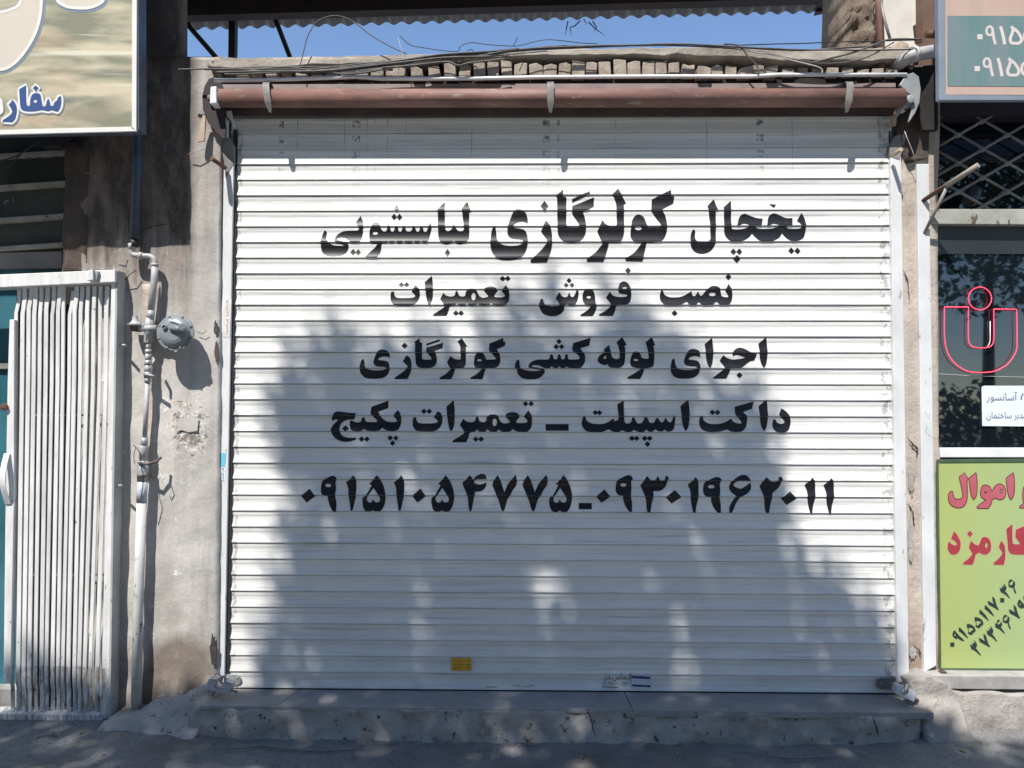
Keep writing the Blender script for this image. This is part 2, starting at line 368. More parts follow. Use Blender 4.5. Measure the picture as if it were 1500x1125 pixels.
M['teal_print'] = simple('teal_print', (.085, .21, .205), (.19, .235, .24), 3, .5, 0, .05, (3, 1, .4))
M['pink_print'] = simple('pink_print', (.53, .39, .31), (.48, .34, .28), 4, .5, 0, .05, (3, 1, .5))
M['digit_print'] = simple('digit_print', (.66, .60, .57), (.62, .52, .50), 8, .5, 0, .05)
M['window_frame'] = simple('window_frame_paint', (.34, .32, .27), (.22, .20, .17), 9, .6, 0, .3, spots=(26, .60, (.08, .055, .04), (1, 1, .5)))
M['bark'] = simple('bark', (.09, .065, .045), (.05, .035, .025), 12, .95, 0, .9, (1, 1, .3), bd=.03)
m = NT('leaf'); m.b.inputs['Subsurface Weight'].default_value = 0
M['leaf'] = m.fin(m.mix(m.ramp(m.noise(3, 4, .6), .4, .6), (.035, .075, .02), (.07, .12, .03)), .5, 0, .3)
M['facade'] = simple('far_facade', (.40, .36, .31), (.30, .27, .24), 1, .9, 0, .1)
M['crack'] = simple('crack_dark', (.02, .016, .013), (.03, .025, .02), 20, .95, 0, 0)
M['stone'] = simple('pebble', (.30, .28, .25), (.16, .15, .14), 30, .9, 0, .3)
M['tan_metal'] = simple('tan_metal', (.50, .38, .27), (.40, .30, .22), 12, .6, 0, .2)

# ------------------------------------------------------------------ glyph tracing tools
def parse(s):
    out = []
    for t in s.split():
        sm = t.endswith('s'); a, b = t.rstrip('sc').split(','); out.append((float(a), float(b), sm))
    return out
def curve_pts(p, k=5):
    n = len(p); out = []
    def tan(i, a, b):
        if p[i][2]:
            q = p[(i-1) % n]; r = p[(i+1) % n]; return ((r[0]-q[0])*.5, (r[1]-q[1])*.5)
        return (b[0]-a[0], b[1]-a[1])
    for i in range(n):
        a = p[i]; b = p[(i+1) % n]
        out.append((a[0], a[1]))
        if not (a[2] or b[2]): continue
        L = math.hypot(b[0]-a[0], b[1]-a[1])
        def lim(t):
            l = math.hypot(*t); return (t[0]*min(1, 1.1*L/l), t[1]*min(1, 1.1*L/l)) if l > 1e-6 else t
        ta = lim(tan(i, a, b)); tb = lim(tan((i+1) % n, a, b))
        for j in range(1, k):
            t = j/k; h00 = 2*t**3-3*t*t+1; h10 = t**3-2*t*t+t; h01 = -2*t**3+3*t*t; h11 = t**3-t*t
            out.append((h00*a[0]+h10*ta[0]+h01*b[0]+h11*tb[0], h00*a[1]+h10*ta[1]+h01*b[1]+h11*tb[1]))
    return out
def C(s): return curve_pts(parse(s))
def El(cx, cy, rx, ry): return [(cx+rx*math.cos(a*math.pi/7), cy+ry*math.sin(a*math.pi/7)) for a in range(14)]
def Di(cx, cy, rx, ry): return [(cx, cy-ry), (cx+rx, cy), (cx, cy+ry), (cx-rx, cy)]
def Rc(x0, y0, x1, y1): return [(x0, y0), (x1, y0), (x1, y1), (x0, y1)]
def fill2d(contours):
    "contours: lists of 2-D points (outer outlines and holes) -> vertices and triangles"
    cu = bpy.data.curves.new('fill', 'CURVE'); cu.dimensions = '2D'; cu.fill_mode = 'BOTH'
    for c in contours:
        sp = cu.splines.new('POLY'); sp.points.add(len(c)-1); sp.use_cyclic_u = True
        for q, (a, b) in zip(sp.points, c): q.co = (a, b, 0, 1)
    o = bpy.data.objects.new('fill', cu); COL.objects.link(o)
    bpy.context.view_layer.update()
    me = o.to_mesh(); vs = [tuple(v.co)[:2] for v in me.vertices]; fs = [tuple(p.vertices) for p in me.polygons]
    o.to_mesh_clear(); bpy.data.objects.remove(o); bpy.data.curves.remove(cu)
    return vs, fs

class Crop:
    def __init__(s, ox, oy, sc_): s.ox, s.oy, s.s = ox, oy, sc_
    def px(s, pts): return [(s.ox+a/s.s, s.oy+b/s.s) for a, b in pts]
GL = {}
def defglyph(name, contours, box=None):
    xs = [p[0] for p in contours[0]]; ys = [p[1] for p in contours[0]]
    b = box or (min(xs), min(ys), max(xs), max(ys))
    GL[name] = [[((x-b[0])/(b[2]-b[0]), (y-b[1])/(b[3]-b[1])) for x, y in c] for c in contours]
def glyph(crop, name, x0, y0, x1, y1):
    return [crop.px([(x0+u*(x1-x0), y0+v*(y1-y0)) for u, v in c]) for c in GL[name]]
def word(crop, contours): return [crop.px(c) for c in contours]

defglyph('ye', [C('125,305s 134,350s 140,400s 165,435s 225,450s 300,445s 335,425 320,408s 265,402s 228,385s 215,345s 222,300s 240,245s 262,200s 300,185s 345,205s 362,250s 364,290 330,275s 290,280s 262,300s 265,318s 310,325s 345,340s 362,385s 362,440s 340,510s 290,548s 210,557s 150,548s 108,505s 92,450s 95,380s 106,325s')])
defglyph('ze', [C('498,265 528,300s 543,360s 545,420s 535,490s 505,572 388,575 385,555 440,505s 490,450s 508,415s 490,385s 462,345')])
defglyph('ga', [C('625,35 625,90 648,95 648,290s 655,310s 700,315s 735,312s 740,295s 690,215 690,160 850,95 848,165 770,205 785,250s 792,310s 785,370s 750,415s 685,432s 620,415s 590,375s 583,320 580,95 570,88'), [(690, 108), (820, 50), (820, 73), (690, 134)]])
defglyph('lr', [C('1027,30 1085,140 1068,145 1070,330s 1065,380s 1040,425s 1000,430s 958,430 955,450s 940,510s 918,568 800,568 798,548 860,500s 915,435 905,420s 875,345 912,262 940,295s 980,308s 1015,300s 1012,140 995,92 980,80')])
defglyph('kw', [C('1415,40 1415,85 1438,90 1430,140 1348,185 1375,235s 1385,300s 1380,360s 1350,412s 1290,428s 1235,430 1225,480s 1205,565 1083,562 1080,545 1150,495s 1200,430 1150,425s 1120,390s 1120,330s 1130,265s 1155,228s 1180,220s 1215,240s 1235,290s 1245,315 1330,312 1340,300s 1268,195 1275,110'), El(1175, 322, 25, 14)])
defglyph('lam', [C('398,155 440,268 418,275 418,570s 405,640s 360,700s 280,730s 210,715s 165,665s 150,600s 155,530s 175,480s 195,475s 203,500s 200,560s 220,595s 280,605s 340,595s 362,560s 355,400s 342,275 328,230')])
defglyph('te', [C('128,275 95,285 90,340s 98,390s 140,430s 240,438s 320,435s 380,400s 410,340s 412,280s 400,240s 365,208 322,280 350,305s 362,330s 330,345s 240,350s 160,345s 135,320s')])
defglyph('alef', [C('545,105 556,200s 556,320s 545,390s 518,435 495,390s 480,320s 465,175')])
defglyph('tamir', [C('1357,205 1390,260s 1395,330s 1385,390s 1345,432s 1280,437s 1230,427s 1195,405 1160,430s 1110,438s 1070,427s 1047,408 1020,430s 985,437s 950,427s 930,405 905,430s 870,437s 840,427s 820,408 790,430s 755,438 735,450 725,490s 705,545 560,545 558,530 620,490s 680,450 680,425 635,360 672,290 700,320s 760,332s 795,315s 805,280s 820,270s 832,290s 845,320s 880,332s 910,320s 920,280s 945,255s 985,247s 1025,255s 1045,285s 1070,330s 1110,345s 1160,335 1160,320s 1115,270 1130,240s 1190,222s 1245,238s 1268,270 1230,320s 1240,338s 1310,340s 1345,330s 1340,305s 1310,270'), El(1002, 332, 24, 42)])
defglyph('d0', [[(136, 207), (185, 268), (110, 325), (65, 268)]])
defglyph('d9', [C('328,97s 355,105s 368,128 355,150s 358,210s 352,270s 362,330s 360,405 340,403s 310,360s 290,300s 290,268 255,265s 232,235s 232,180s 245,140s 285,115s'), El(292, 180, 25, 15)])
defglyph('d1', [C('503,92 525,130s 528,200s 525,270s 512,330s 500,390s 485,392s 475,340s 465,270s 462,210s 443,155 480,125s')])
defglyph('d5', [C('703,92 735,130s 765,200s 778,270s 765,350s 735,395s 700,400s 670,388 640,402s 605,390s 585,350s 582,290s 612,265 660,180 640,165 680,125s'), C('675,200 710,250s 730,290s 722,318s 690,320s 672,295 655,322s 628,318s 618,285s 640,250s')])
defglyph('d4', [C('45,92 80,130 95,105s 145,80s 178,90s 192,122 150,125s 110,125s 82,142s 92,162s 130,172s 170,162s 187,152 182,190s 150,225s 92,235 85,270s 72,340s 60,395s 45,395s 35,340s 28,270s -10,180s -15,155 15,130s')])
defglyph('d7', [C('282,92 305,130s 340,235 372,165s 405,125s 435,88 445,130s 438,180s 410,220s 385,270s 365,300s 340,385s 328,397s 315,385s 285,290s 240,180 248,145s')])
defglyph('d3', [C('85,82 112,115 145,110s 160,82 180,112s 208,110s 220,82s 237,95s 230,120s 215,160s 180,187s 130,190 130,230s 118,290s 108,335s 97,345s 85,330s 75,240s 38,150 60,122s')])
defglyph('d6', [C('765,75s 800,85s 818,120s 770,118s 720,125s 700,145s 720,165s 760,172s 820,130 825,170s 800,205s 750,235s 720,275s 700,320s 680,347s 668,340s 672,300s 700,250s 715,225s 685,200s 668,165s 680,130s 720,95s')])
defglyph('d2', [C('932,90 965,122s 1010,120s 1018,95s 1035,88s 1045,105s 1035,130s 1015,170s 975,205s 972,240s 960,290s 948,340s 935,350s 922,330s 915,240s 883,155 905,125s')])
A_, B_, C_, D_, E_ = Crop(460, 270, 6.25), Crop(700, 270, 5), Crop(990, 270, 1500/210), Crop(560, 390, 7.5), Crop(770, 390, 4.6875)
F_, G_, H_, I_, J_, K_ = Crop(515, 480, 6.25), Crop(745, 480, 6.818), Crop(960, 480, 8.333), Crop(475, 575, 8.333), Crop(625, 575, 6.818), Crop(840, 575, 4.5455)
L_, M_, N_ = Crop(430, 680, 5.769), Crop(680, 680, 5.769), Crop(930, 680, 4.839)
def box1(c, b): return [c.px(b)]
WORDS = []      # each word: list of glyphs, each glyph a list of contours (outline + holes)
WORDS.append([word(A_, [C('1402,160 1438,250 1420,262 1420,480s 1412,510s 1385,537s 1335,550s 1300,540s 1282,515 1255,540s 1205,550s 1160,530s 1138,480s 1133,262 1130,230 1195,165 1200,400s 1215,425s 1240,425s 1262,405s 1280,368 1298,400s 1320,425s 1355,428s 1372,410s 1357,262 1350,225')]), word(A_, [Di(1222, 628, 27, 37)]),
 word(A_, [C('1070,345 1075,400s 1065,450s 1050,510s 1020,543s 995,535s 980,515 960,540s 930,542s 910,515 890,542s 850,543s 822,515 800,542s 770,543s 748,515 725,540s 700,540s 683,518 665,540s 622,545s 612,600s 600,640s 575,672 475,668 470,660 520,612s 560,575s 580,545 525,540s 508,500s 508,430s 525,385s 540,362s 570,350s 600,365s 613,405s 635,430s 662,425s 672,390s 683,376s 697,395s 705,428s 728,430s 742,390s 755,380s 768,395s 775,428s 798,430s 812,390s 822,380s 835,395s 845,425s 875,432s 895,415s 905,385s 915,380s 925,395s 940,430s 960,430s 972,395s 985,383s 997,400s 1005,430s 1030,430s 1042,400s'), El(560, 447, 23, 14)]),
 word(A_, [Di(757, 222, 24, 30)]), word(A_, [Di(733, 298, 25, 32)]), word(A_, [Di(782, 300, 25, 32)]),
 word(A_, [C('100,422s 116,440s 112,490s 130,530s 170,555s 225,562s 285,560 255,550s 205,538s 192,515s 195,488s 220,455s 270,430s 330,424s 395,422s 412,400s 382,350 425,288 450,350s 447,430s 440,480s 430,512s 400,535s 345,537s 325,518s 280,490s 235,488s 215,500s 240,520s 290,530s 314,552s 310,595s 288,632s 240,655s 170,660s 110,650s 75,620s 62,570s 65,510s 82,448s')]), word(A_, [Di(358, 622, 27, 32)]), word(A_, [Di(405, 624, 25, 32)])])
WORDS.append([word(B_, [])]); WORDS[-1] = [glyph(B_, 'ye', 91, 185, 366, 557), glyph(B_, 'ze', 385, 265, 545, 575), word(B_, [Di(488, 160, 30, 40)]), glyph(B_, 'ga', 570, 35, 850, 432), glyph(B_, 'lr', 797, 30, 1086, 568), glyph(B_, 'kw', 1080, 40, 1438, 565)]
WORDS.append([glyph(C_, 'lam', 150, 155, 440, 730), word(C_, [C('578,170 580,440s 590,465s 650,472s 720,462s 768,438s 740,420s 700,417s 670,428s 638,438 655,370s 680,325s 720,308s 770,325s 850,352s 910,358 893,430s 838,440s 850,460s 900,466s 1000,462s 1082,438s 1050,420s 1010,417s 980,430s 950,437 965,360s 985,322s 1025,303s 1080,320s 1150,350s 1222,352 1213,430s 1160,440s 1170,460s 1240,465s 1300,460s 1313,440s 1300,415s 1265,385 1315,298 1345,350s 1360,420s 1355,500s 1330,565s 1270,592s 1200,592s 1150,562s 1112,512 1080,560s 1010,595s 930,605s 870,590s 825,550s 798,515 760,560s 700,592s 630,603s 560,590s 520,545s 505,480s 503,270 495,245')]),
 word(C_, [Di(602, 706, 32, 37)]), word(C_, [Di(664, 706, 32, 37)]), word(C_, [Di(637, 780, 38, 42)]), word(C_, [[(975, 205), (1050, 212), (1022, 248)]]), word(C_, [Di(1208, 696, 33, 38)]), word(C_, [Di(1273, 698, 33, 38)])])
WORDS.append([glyph(D_, 'te', 90, 208, 412, 438), word(D_, [Di(210, 205, 32, 28)]), word(D_, [Di(268, 203, 30, 28)]), glyph(D_, 'alef', 465, 105, 556, 435), glyph(D_, 'tamir', 558, 205, 1395, 545), word(D_, [Di(1322, 135, 33, 30)]), word(D_, [Di(1378, 133, 32, 30)]), word(D_, [Di(808, 515, 31, 31)]), word(D_, [Di(865, 515, 31, 31)])])
WORDS.append([word(E_, [C('118,225s 124,247s 136,265s 170,274s 228,272s 230,258s 206,222 230,182s 250,205s 270,212s 288,205s 298,180s 310,205s 325,210s 340,190s 348,165 361,163 363,200s 352,245s 332,268s 300,272s 285,258 266,272 264,290s 255,312s 220,338s 170,343s 120,325s 98,290s 90,268 103,226')]), word(E_, [Di(298, 98, 18, 18)]), word(E_, [Di(278, 130, 18, 18)]), word(E_, [Di(318, 130, 18, 18)]),
 word(E_, [C('432,155s 462,165s 475,200s 480,250s 488,272 480,305s 460,343 378,343 376,333 420,305s 450,272 430,268s 400,255s 390,220s 395,180s 410,160s'), El(433, 212, 15, 9)]),
 word(E_, [C('675,103s 705,120s 722,160s 725,210s 715,245s 690,265s 645,268s 620,274 616,300s 598,342 505,340 503,330 550,305s 586,272 580,255s 552,215 578,175 600,200s 640,210s 690,208s 695,195s 645,185s 635,165s 645,120s'), El(678, 150, 16, 8)]), word(E_, [Di(702, 30, 20, 22)])])
WORDS.append([word(E_, [C('1393,120 1412,155s 1420,190s 1415,235s 1395,262s 1360,265s 1330,262s 1308,245 1280,265s 1230,270s 1205,262s 1187,248 1165,265s 1140,268s 1120,262s 1105,245 1060,265s 1000,270s 950,262s 925,235s 922,195s 932,165s 945,172 955,195s 990,212s 1050,212s 1090,200s 1140,170 1142,190s 1160,205s 1185,172 1195,195s 1210,200s 1240,165s 1270,140s 1305,135s 1332,150s 1340,180s 1348,205s 1380,212s 1392,205s 1368,165'), El(1282, 192, 24, 12)]), word(E_, [Di(1392, 72, 20, 22)]), word(E_, [Di(1023, 322, 21, 21)])])
WORDS.append([glyph(F_, 'ye', 75, 200, 350, 468), glyph(F_, 'ze', 393, 250, 550, 472), word(F_, [Di(485, 165, 29, 29)]), glyph(F_, 'ga', 572, 95, 835, 375), glyph(F_, 'lr', 805, 95, 1060, 472), glyph(F_, 'kw', 1085, 95, 1410, 472)])
WORDS.append([word(G_, [C('820,100 805,178 718,205 735,240 760,262s 765,320s 755,360s 720,400s 670,408s 600,402s 578,388 555,405s 530,405s 503,388 480,408s 455,405s 430,385 405,405s 380,408s 350,400s 300,378s 240,375s 235,390s 300,400s 345,412s 362,432s 350,465s 300,505s 220,517s 140,505s 95,465s 82,420s 62,400s 75,340s 95,318s 108,335s 112,385s 125,408s 155,420s 220,432s 300,430s 322,422s 250,412s 205,400s 200,375s 230,340s 300,318s 400,315s 415,275s 432,265s 445,285s 455,312s 485,312s 495,275s 508,265s 520,280s 528,312s 560,312s 565,275s 578,265s 592,275s 600,315s 690,315s 710,305s 690,270s 640,235 635,210 645,155')]), word(G_, [Di(503, 138, 27, 27)]), word(G_, [Di(475, 190, 28, 28)]), word(G_, [Di(530, 190, 27, 27)])])
WORDS.append([word(G_, [C('1135,95 1180,172 1160,178 1165,260s 1162,320s 1150,370s 1110,400s 1060,402s 1010,395s 985,367s 960,375s 910,355s 890,325s 905,285s 955,245 955,215 1005,172 1020,240s 1030,285s 1060,310s 1105,306s 1108,250s 1095,180 1078,145'), C('945,305 970,272 978,308 955,312')]),
 word(G_, [C('1432,95 1465,175 1448,180 1455,260s 1455,330s 1440,385s 1390,405s 1352,415 1345,450s 1315,512 1190,510 1188,495 1250,460s 1320,416 1290,405s 1230,390s 1215,350s 1225,290s 1245,250s 1275,238s 1310,252s 1335,300s 1395,308s 1395,260s 1380,180 1370,145'), El(1273, 322, 25, 11)])])
WORDS.append([glyph(H_, 'ye', 185, 258, 548, 622), glyph(H_, 'alef', 602, 122, 706, 497), glyph(H_, 'alef', 1258, 115, 1367, 497), word(H_, [C('1040,243s 1100,262s 1160,298s 1240,320 1210,400 1150,415s 1090,460s 1040,490s 915,494 905,540s 865,622 705,622 703,608 770,560s 845,500 840,480s 785,405 830,335 870,365s 930,385s 1010,383s 1095,365s 1060,350s 1010,335s 975,335s 945,348 942,310s 960,275s 1000,250s')]), word(H_, [Di(1028, 580, 38, 38)])])
WORDS.append([word(I_, [C('897,212 930,260s 942,330s 930,400s 900,455s 840,470s 770,465s 710,430 670,462s 600,470s 530,465s 487,445 450,468s 390,472s 335,455s 312,410s 312,340 345,345s 380,362s 440,358s 460,310s 480,300s 495,315s 505,352s 560,360s 640,358s 640,335s 570,260s 575,175 785,97 780,190 660,235 690,290s 740,340s 790,358s 850,360s 885,352s 880,330s 843,285')]),
 word(I_, [C('175,230s 240,238s 310,248s 390,252 366,328 310,330s 265,340s 215,370s 190,420s 192,475s 220,525s 280,550s 385,552 385,572s 340,590s 270,602s 190,590s 120,545s 85,480s 90,430s 115,385s 165,335s 130,330s 98,352 92,315s 110,270s 135,238s')]), word(I_, [Di(260, 438, 41, 37)]),
 word(I_, [Di(455, 568, 35, 35)]), word(I_, [Di(520, 568, 34, 34)]), word(I_, [Di(803, 553, 36, 34)]), word(I_, [Di(872, 555, 34, 33)]), word(I_, [Di(835, 618, 34, 34)]),
 glyph(I_, 'te', 1078, 225, 1443, 475), word(I_, [Di(1217, 230, 36, 34)]), word(I_, [Di(1282, 230, 34, 34)]), glyph(J_, 'alef', 197, 75, 280, 390), glyph(J_, 'tamir', 258, 178, 1052, 497), word(J_, [Di(988, 112, 28, 28)]), word(J_, [Di(1043, 112, 28, 28)]), word(J_, [Di(490, 466, 28, 29)]), word(J_, [Di(543, 465, 29, 29)])])
WORDS.append([word(J_, [Rc(1187, 315, 1418, 381)])])
WORDS.append([word(K_, [C('68,155 80,160 88,185s 120,205s 180,210s 225,200s 268,172 275,190s 298,180s 300,165 292,78 335,55 338,180s 350,205s 380,200s 392,170s 402,165s 412,180s 425,203s 455,203s 472,172s 485,162s 498,180s 510,200s 535,200s 550,175s 562,168s 572,185s 590,200s 605,185s 615,168s 625,185s 645,200s 658,185s 668,150 678,170s 675,210s 665,245s 640,260s 618,257s 605,245 590,258s 565,257s 545,243 525,260s 500,260s 485,245 465,262s 430,262s 402,248 380,262s 350,262s 322,250 300,264s 265,262s 235,245 190,262s 130,265s 85,255s 60,225s 57,190s')]), word(K_, [Di(145, 133, 20, 18)]), word(K_, [Di(173, 134, 20, 18)]), word(K_, [Di(390, 305, 22, 18)]), word(K_, [Di(421, 305, 20, 18)]), word(K_, [Di(475, 305, 21, 18)]), word(K_, [Di(508, 305, 20, 18)]), word(K_, [Di(493, 343, 20, 19)]), glyph(K_, 'alef', 713, 46, 773, 258)])
WORDS.append([word(K_, [C('850,152 862,160 868,185s 900,205s 950,210s 1005,200s 1052,172 1060,190s 1090,205s 1122,200s 1075,145 1075,95 1198,60 1190,108 1130,130 1155,160s 1155,200s 1145,235s 1115,260s 1060,262s 1020,245 970,260s 900,262s 855,245s 838,210s 840,175s')]), word(K_, [Di(925, 132, 21, 18)]), word(K_, [Di(959, 132, 20, 18)]), glyph(K_, 'alef', 1233, 46, 1294, 258), word(K_, [C('1385,105 1415,125s 1440,160s 1446,205s 1430,250s 1390,266s 1345,258s 1325,225s 1330,180 1345,178 1352,195s 1375,208s 1402,203s 1405,190s 1366,150')])])
WORDS.append([glyph(L_, 'd0', 65, 207, 185, 325), glyph(L_, 'd9', 231, 97, 368, 405), glyph(L_, 'd1', 443, 92, 530, 392), glyph(L_, 'd5', 581, 92, 778, 402), glyph(L_, 'd1', 848, 92, 935, 392), glyph(L_, 'd0', 1002, 207, 1120, 325), glyph(L_, 'd5', 1164, 92, 1358, 403), glyph(M_, 'd4', -15, 80, 192, 397), glyph(M_, 'd7', 239, 88, 445, 397), glyph(M_, 'd7', 493, 88, 705, 397), glyph(M_, 'd5', 717, 92, 912, 405)])
WORDS.append([word(M_, [Rc(968, 328, 1078, 380)])])
WORDS.append([glyph(M_, 'd0', 1115, 213, 1235, 328), glyph(M_, 'd9', 1280, 92, 1425, 403), glyph(N_, 'd3', 38, 82, 238, 345), glyph(N_, 'd0', 218, 183, 330, 280), glyph(N_, 'd1', 375, 90, 452, 347), glyph(N_, 'd9', 483, 90, 615, 347), glyph(N_, 'd6', 667, 75, 825, 347), glyph(N_, 'd2', 883, 88, 1046, 350), glyph(N_, 'd0', 1035, 193, 1145, 290), glyph(N_, 'd1', 1202, 92, 1279, 348), glyph(N_, 'd1', 1337, 95, 1411, 352)])

FONTREF = {}
def text_mesh(s, name):
    "flat letters from Blender's built-in font, normalised to height 1"
    cu = bpy.data.curves.new('t', 'FONT'); cu.body = s; cu.resolution_u = 3
    o = bpy.data.objects.new('t', cu); COL.objects.link(o); bpy.context.view_layer.update()
    me = o.to_mesh(); vs = np.array([tuple(v.co)[:2] for v in me.vertices]); fs = [tuple(p.vertices) for p in me.polygons]
    o.to_mesh_clear(); bpy.data.objects.remove(o); bpy.data.curves.remove(cu)
    lo = vs.min(0); hi_ = vs.max(0); return (vs-lo)/(hi_-lo), fs
def print_text(s, px0, py0, px1, py1, Y, mat, parent, name='lettering', vert=False):
    vs, fs = text_mesh(s, name); b = MB()
    if vert:   # reads bottom to top
        P = [U(px0+v[1]*(px1-px0), py0+(1-v[0])*(py1-py0), Y) for v in np.array([(a, 1-c) for a, c in vs])]
    else:
        P = [U(px0+v[0]*(px1-px0), py1+v[1]*(py0-py1), Y) for v in vs]
    b.add(P, fs); return b.build(name, mat, parent)
def flat(name, glyphs, Y, mat, parent):
    b = MB(); k = 0
    for g in glyphs:
        vs, fs = fill2d([[(x, -y) for x, y in c] for c in g])
        b.add([U(v[0], -v[1], Y-k*.00005) for v in vs], fs); k += 1
    return b.build(name, mat, parent)
def ribbon(path, wdt, Y, closed=False):
    "flat ribbon polygon strip (pixels) -> MB at depth Y"
    n = len(path); L = []; Rr = []
    for i, (x, y) in enumerate(path):
        a = path[(i-1) % n] if closed or i > 0 else path[i]; c = path[(i+1) % n] if closed or i < n-1 else path[i]
        dx, dy = c[0]-a[0], c[1]-a[1]; l = math.hypot(dx, dy) or 1
        ww = wdt[i] if hasattr(wdt, '__len__') else wdt
        L.append(U(x-dy/l*ww/2, y+dx/l*ww/2, Y)); Rr.append(U(x+dy/l*ww/2, y-dx/l*ww/2, Y))
    b = MB(); m_ = n if closed else n-1
    b.add(L+Rr, [(i, (i+1) % n, (i+1) % n+n, i+n) for i in range(m_)]); return b

# ------------------------------------------------------------------ ground
def gz(x, y):
    s = min(max((-1.25-x)/.9, 0), 1); s = s*s*(3-2*s)
    t = min(max((x-1.3)/.6, 0), 1)
    return -0.150 + .040*s*max(0.0, 1-max(0, -y-.2)/2.2) + .025*t*max(0.0, 1-max(0, -y)/1.5)
xs = np.concatenate([np.linspace(-120, -7, 12), np.linspace(-6, 6, 150), np.linspace(7, 120, 12)])
ys = np.concatenate([np.linspace(-140, -5, 16), np.linspace(-4.5, .6, 80), np.linspace(1, 60, 8)])
from mathutils import noise as mn
vs = []
for yy in ys:
    for xx in xs:
        n = mn.fractal(Vector((xx*1.6, yy*1.6, 0)), 1.0, 2.0, 5)*.012 if abs(xx) < 6.5 and yy > -4.6 else 0
        vs.append((xx, yy, gz(xx, yy)+n*(1 if yy < -.1 else .3)))
nx = len(xs)
g = MB(); g.add(vs, [(j*nx+i, j*nx+i+1, (j+1)*nx+i+1, (j+1)*nx+i) for j in range(len(ys)-1) for i in range(nx-1)], True)
tag(g.build('ground', M['asphalt']), kind='structure')

def rough_block(name, pts, Y, depth, mat, parent=None, amp=.012, cell=.035, fr=5.0, side=True, slope=None):
    "polygon (pixels at depth Y) as a thick slab whose front is a dense grid pushed in and out by noise; edges follow the polygon"
    P = [U(x, y, Y) for x, y in pts]
    vs, fs = fill2d([[(p.x, p.z) for p in P]])
    me = bpy.data.meshes.new(name); bm = bmesh.new()
    bv = [bm.verts.new((a, Y, c)) for a, c in vs]
    for f in fs:
        try: bm.faces.new([bv[i] for i in f])
        except ValueError: pass
    x0 = min(p.x for p in P); x1 = max(p.x for p in P); z0 = min(p.z for p in P); z1 = max(p.z for p in P)
    def cuts(a, b, ax):
        k = a+cell
        while k < b:
            co = (k, 0, 0) if ax == 0 else (0, 0, k); no = (1, 0, 0) if ax == 0 else (0, 0, 1)
            bmesh.ops.bisect_plane(bm, geom=bm.verts[:]+bm.edges[:]+bm.faces[:], plane_co=co, plane_no=no); k += cell
    cuts(x0, x1, 0); cuts(z0, z1, 2)
    r = bmesh.ops.extrude_face_region(bm, geom=bm.faces[:])
    nv = [e for e in r['geom'] if isinstance(e, bmesh.types.BMVert)]
    back = set(nv)
    for v in nv: v.co.y = Y+depth
    for v in bm.verts:
        if v in back: continue
        p = v.co.copy(); q = Vector((p.x*fr, 0, p.z*fr))
        d = mn.fractal(q, 1.0, 2.0, 6)*amp
        v.co.y += d
        if slope: v.co.y += slope(p)
        v.co.x += mn.noise(q*2+Vector((9, 9, 9)))*amp*.4; v.co.z += mn.noise(q*2+Vector((3, 7, 1)))*amp*.4
    bmesh.ops.recalc_face_normals(bm, faces=bm.faces)
    for f in bm.faces: f.smooth = True
    bm.to_mesh(me); bm.free()
    me.materials.append(mat); o = link(name, me, parent)
    return o

# ------------------------------------------------------------------ left shop wall and pier
YW = -0.05
pier = empty('plastered_wall', (-1.95, YW, -.1), 'stained grey plaster wall between the folding gate and the shutter', 'wall')
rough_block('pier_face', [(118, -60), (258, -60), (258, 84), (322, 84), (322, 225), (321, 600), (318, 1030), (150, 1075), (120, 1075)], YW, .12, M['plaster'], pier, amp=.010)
# the masonry reveal of the upper window, darker and further back
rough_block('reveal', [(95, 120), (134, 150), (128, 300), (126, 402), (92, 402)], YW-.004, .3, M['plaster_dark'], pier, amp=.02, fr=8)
# exposed broken patches (plaster knocked off)
def crack(pts, wd, Y, parent, name='crack', mat=None):
    p = [(a, b) for a, b in pts]; q = []
    for i in range(len(p)-1):
        for k in range(4):
            t = k/4; q.append((p[i][0]*(1-t)+p[i+1][0]*t+random.uniform(-.7, .7), p[i][1]*(1-t)+p[i+1][1]*t+random.uniform(-.7, .7)))
    q.append(p[-1]); n = len(q)
    ws = [wd*math.sin(math.pi*(i+.6)/(n+.2))*random.uniform(.5, 1.3)+.3 for i in range(n)]
    return ribbon(q, ws, Y).build(name, mat or M['crack'], parent)
def patch(cx, cy, rx, ry, Y, mat, parent, name='bare_patch', n=22, thick=.004):
    pts = [(cx+rx*math.cos(2*math.pi*i/n)*random.uniform(.65, 1.15), cy+ry*math.sin(2*math.pi*i/n)*random.uniform(.65, 1.15)) for i in range(n)]
    return MB().prism(pts, Y, thick).build(name, mat, parent)
crack([(219, 1026), (228, 1030), (245, 1022), (262, 1016), (276, 1017)], 3.2, YW-.017, pier)
crack([(318, 985), (305, 1004), (296, 1012), (288, 1018)], 3.0, YW-.017, pier)
crack([(212, 335), (226, 331), (247, 328)], 1.5, YW-.016, pier)
patch(312, 955, 5, 28, YW-.012, M['plaster_dark'], pier)
patch(316, 480, 3, 10, YW-.012, M['plaster_dark'], pier); patch(317, 515, 3, 16, YW-.012, M['plaster_dark'], pier)
MB().prism([(259, 614), (270, 612), (291, 612), (289, 631), (276, 633), (266, 630), (257, 633), (261, 622)], YW-.012, .002).build('paper_remnant', simple('old_paper', (.52, .50, .46), (.44, .41, .37), 8, .9), pier)
# vertical channel and pale repair strip behind the riser
rough_block('repair_strip', [(208, 416), (232, 416), (232, 470), (224, 700), (212, 700), (214, 500)], YW-.013, .02, M['plaster_right'], pier, amp=.006)
